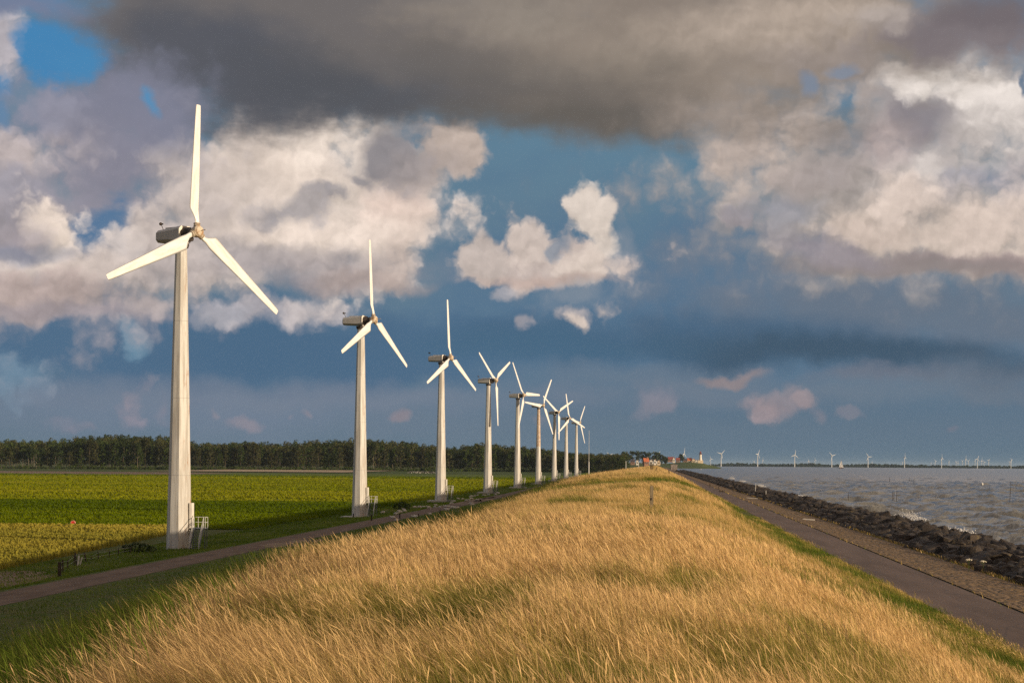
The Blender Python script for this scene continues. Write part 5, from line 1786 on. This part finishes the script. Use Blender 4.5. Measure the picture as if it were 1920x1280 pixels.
add_loft(b, rings); bm_obj('hull', b, M_hull, boat)
b = bmesh.new(); add_box(b, Vector((-.8, 0, 1.75)), (3.6, 1.8, .9), bevel=.2); bm_obj('cabin', b, M_deck, boat)
b = bmesh.new(); add_tube(b, [(.6, 0, 1), (.6, 0, 18.3)], [.14, .08], 6); add_tube(b, [(.5, 0, 2.6), (-4.6, .5, 2.5)], .09, 6); bm_obj('mast', b, M_deck, boat)
def sail(nm, a, b_, c_, belly):
    bm = bmesh.new(); n = 8; grid = []
    for i in range(n + 1):
        row = []
        for j in range(n + 1 - i):
            u, v = i / n, j / n
            p = Vector(a) * (1 - u - v) + Vector(b_) * u + Vector(c_) * v
            p.y += belly * 27 * u * v * (1 - u - v) + belly * (u * v) * 1.5
            row.append(bm.verts.new(p))
        grid.append(row)
    for i in range(n):
        for j in range(n - i):
            bm.faces.new((grid[i][j], grid[i + 1][j], grid[i][j + 1]))
            if j < n - i - 1: bm.faces.new((grid[i + 1][j], grid[i + 1][j + 1], grid[i][j + 1]))
    bmesh.ops.solidify(bm, geom=bm.faces[:], thickness=.03)
    return bm_obj(nm, bm, M_sail, boat, smooth=True)
sail('mainsail', (.4, 0, 2.8), (-4.5, .5, 2.7), (.45, 0, 17.6), .5)
sail('jib', (5.7, 0, 2.0), (.9, .3, 2.6), (.75, 0, 16.4), .5)

STK = [(1673.5, 933, 919, 1.0, 'first of three brown stakes grouped in the water'), (1676, 933, 920, .9, 'middle of three brown stakes grouped in the water'), (1681, 933, 915, 1.0, 'tallest of three brown stakes grouped in the water'),
       (1893.5, 936, 904, 1.0, 'tall thin brown stake in the water near the right edge'), (1590.5, 932.5, 922, .9, 'lone short brown stake in the water nearest the boulders'), (1668, 901, 893.5, .9, 'short brown stake farther out above the group of three'),
       (1705.5, 900, 893, .6, 'thin stake farther out, left of a pair'), (1713.5, 906, 892, .7, 'thin stake farther out, right of a pair')]
for px, py, ty_, w, lab in STK:
    p = on_plane(px, py, WATER_Z)
    dep = (p - EYEV).dot(FWD)
    h = (py - ty_) / F * dep; r_ = max(.05, w * .5 / F * dep)
    b = bmesh.new(); add_tube(b, [(0, 0, -1.5), (0, 0, 0), (.03 * h, 0, h * .6), (.02 * h, 0, h)], [r_, r_, r_ * .9, r_ * .6], 7)
    add_tube(b, [(.03 * h - r_ * 1.3, 0, h * .55), (.03 * h + r_ * 1.3, 0, h * .57)], r_ * .5, 5)
    tag(bm_obj('fishing_stake', b, M_wood2, loc=p), lab, 'stake', 'fishing stakes in the lake')
p = on_plane(1841.5, 908, WATER_Z); b = bmesh.new()
bmesh.ops.create_uvsphere(b, u_segments=14, v_segments=10, radius=.42, matrix=Matrix.Translation((0, 0, .2))); add_tube(b, [(0, 0, .5), (0, 0, .85)], .05, 6)
tag(bm_obj('buoy', b, M_pale, loc=p, smooth=True), 'small white buoy floating among the waves', 'buoy')

# ------------------------------------------------------------------ the air itself: thin even haze over land and lake
hz = bpy.data.materials.new('haze_air'); hz.use_nodes = True
ht = NT(hz.node_tree); ht.n.clear()
pv_ = ht.new('ShaderNodeVolumePrincipled')
pv_.inputs['Color'].default_value = (.58, .74, .90, 1)
pv_.inputs['Density'].default_value = 2.2e-5
ht.l.new(pv_.outputs[0], ht.new('ShaderNodeOutputMaterial').inputs['Volume'])
bm = bmesh.new()
add_box(bm, Vector((0, 17000, 28)), (46000, 34600, 58))
hb = bm_obj('haze', bm, hz)
tag(hb, 'thin pale haze over land and lake', 'haze', kind='stuff')
sc.cycles.volume_bounces = 0
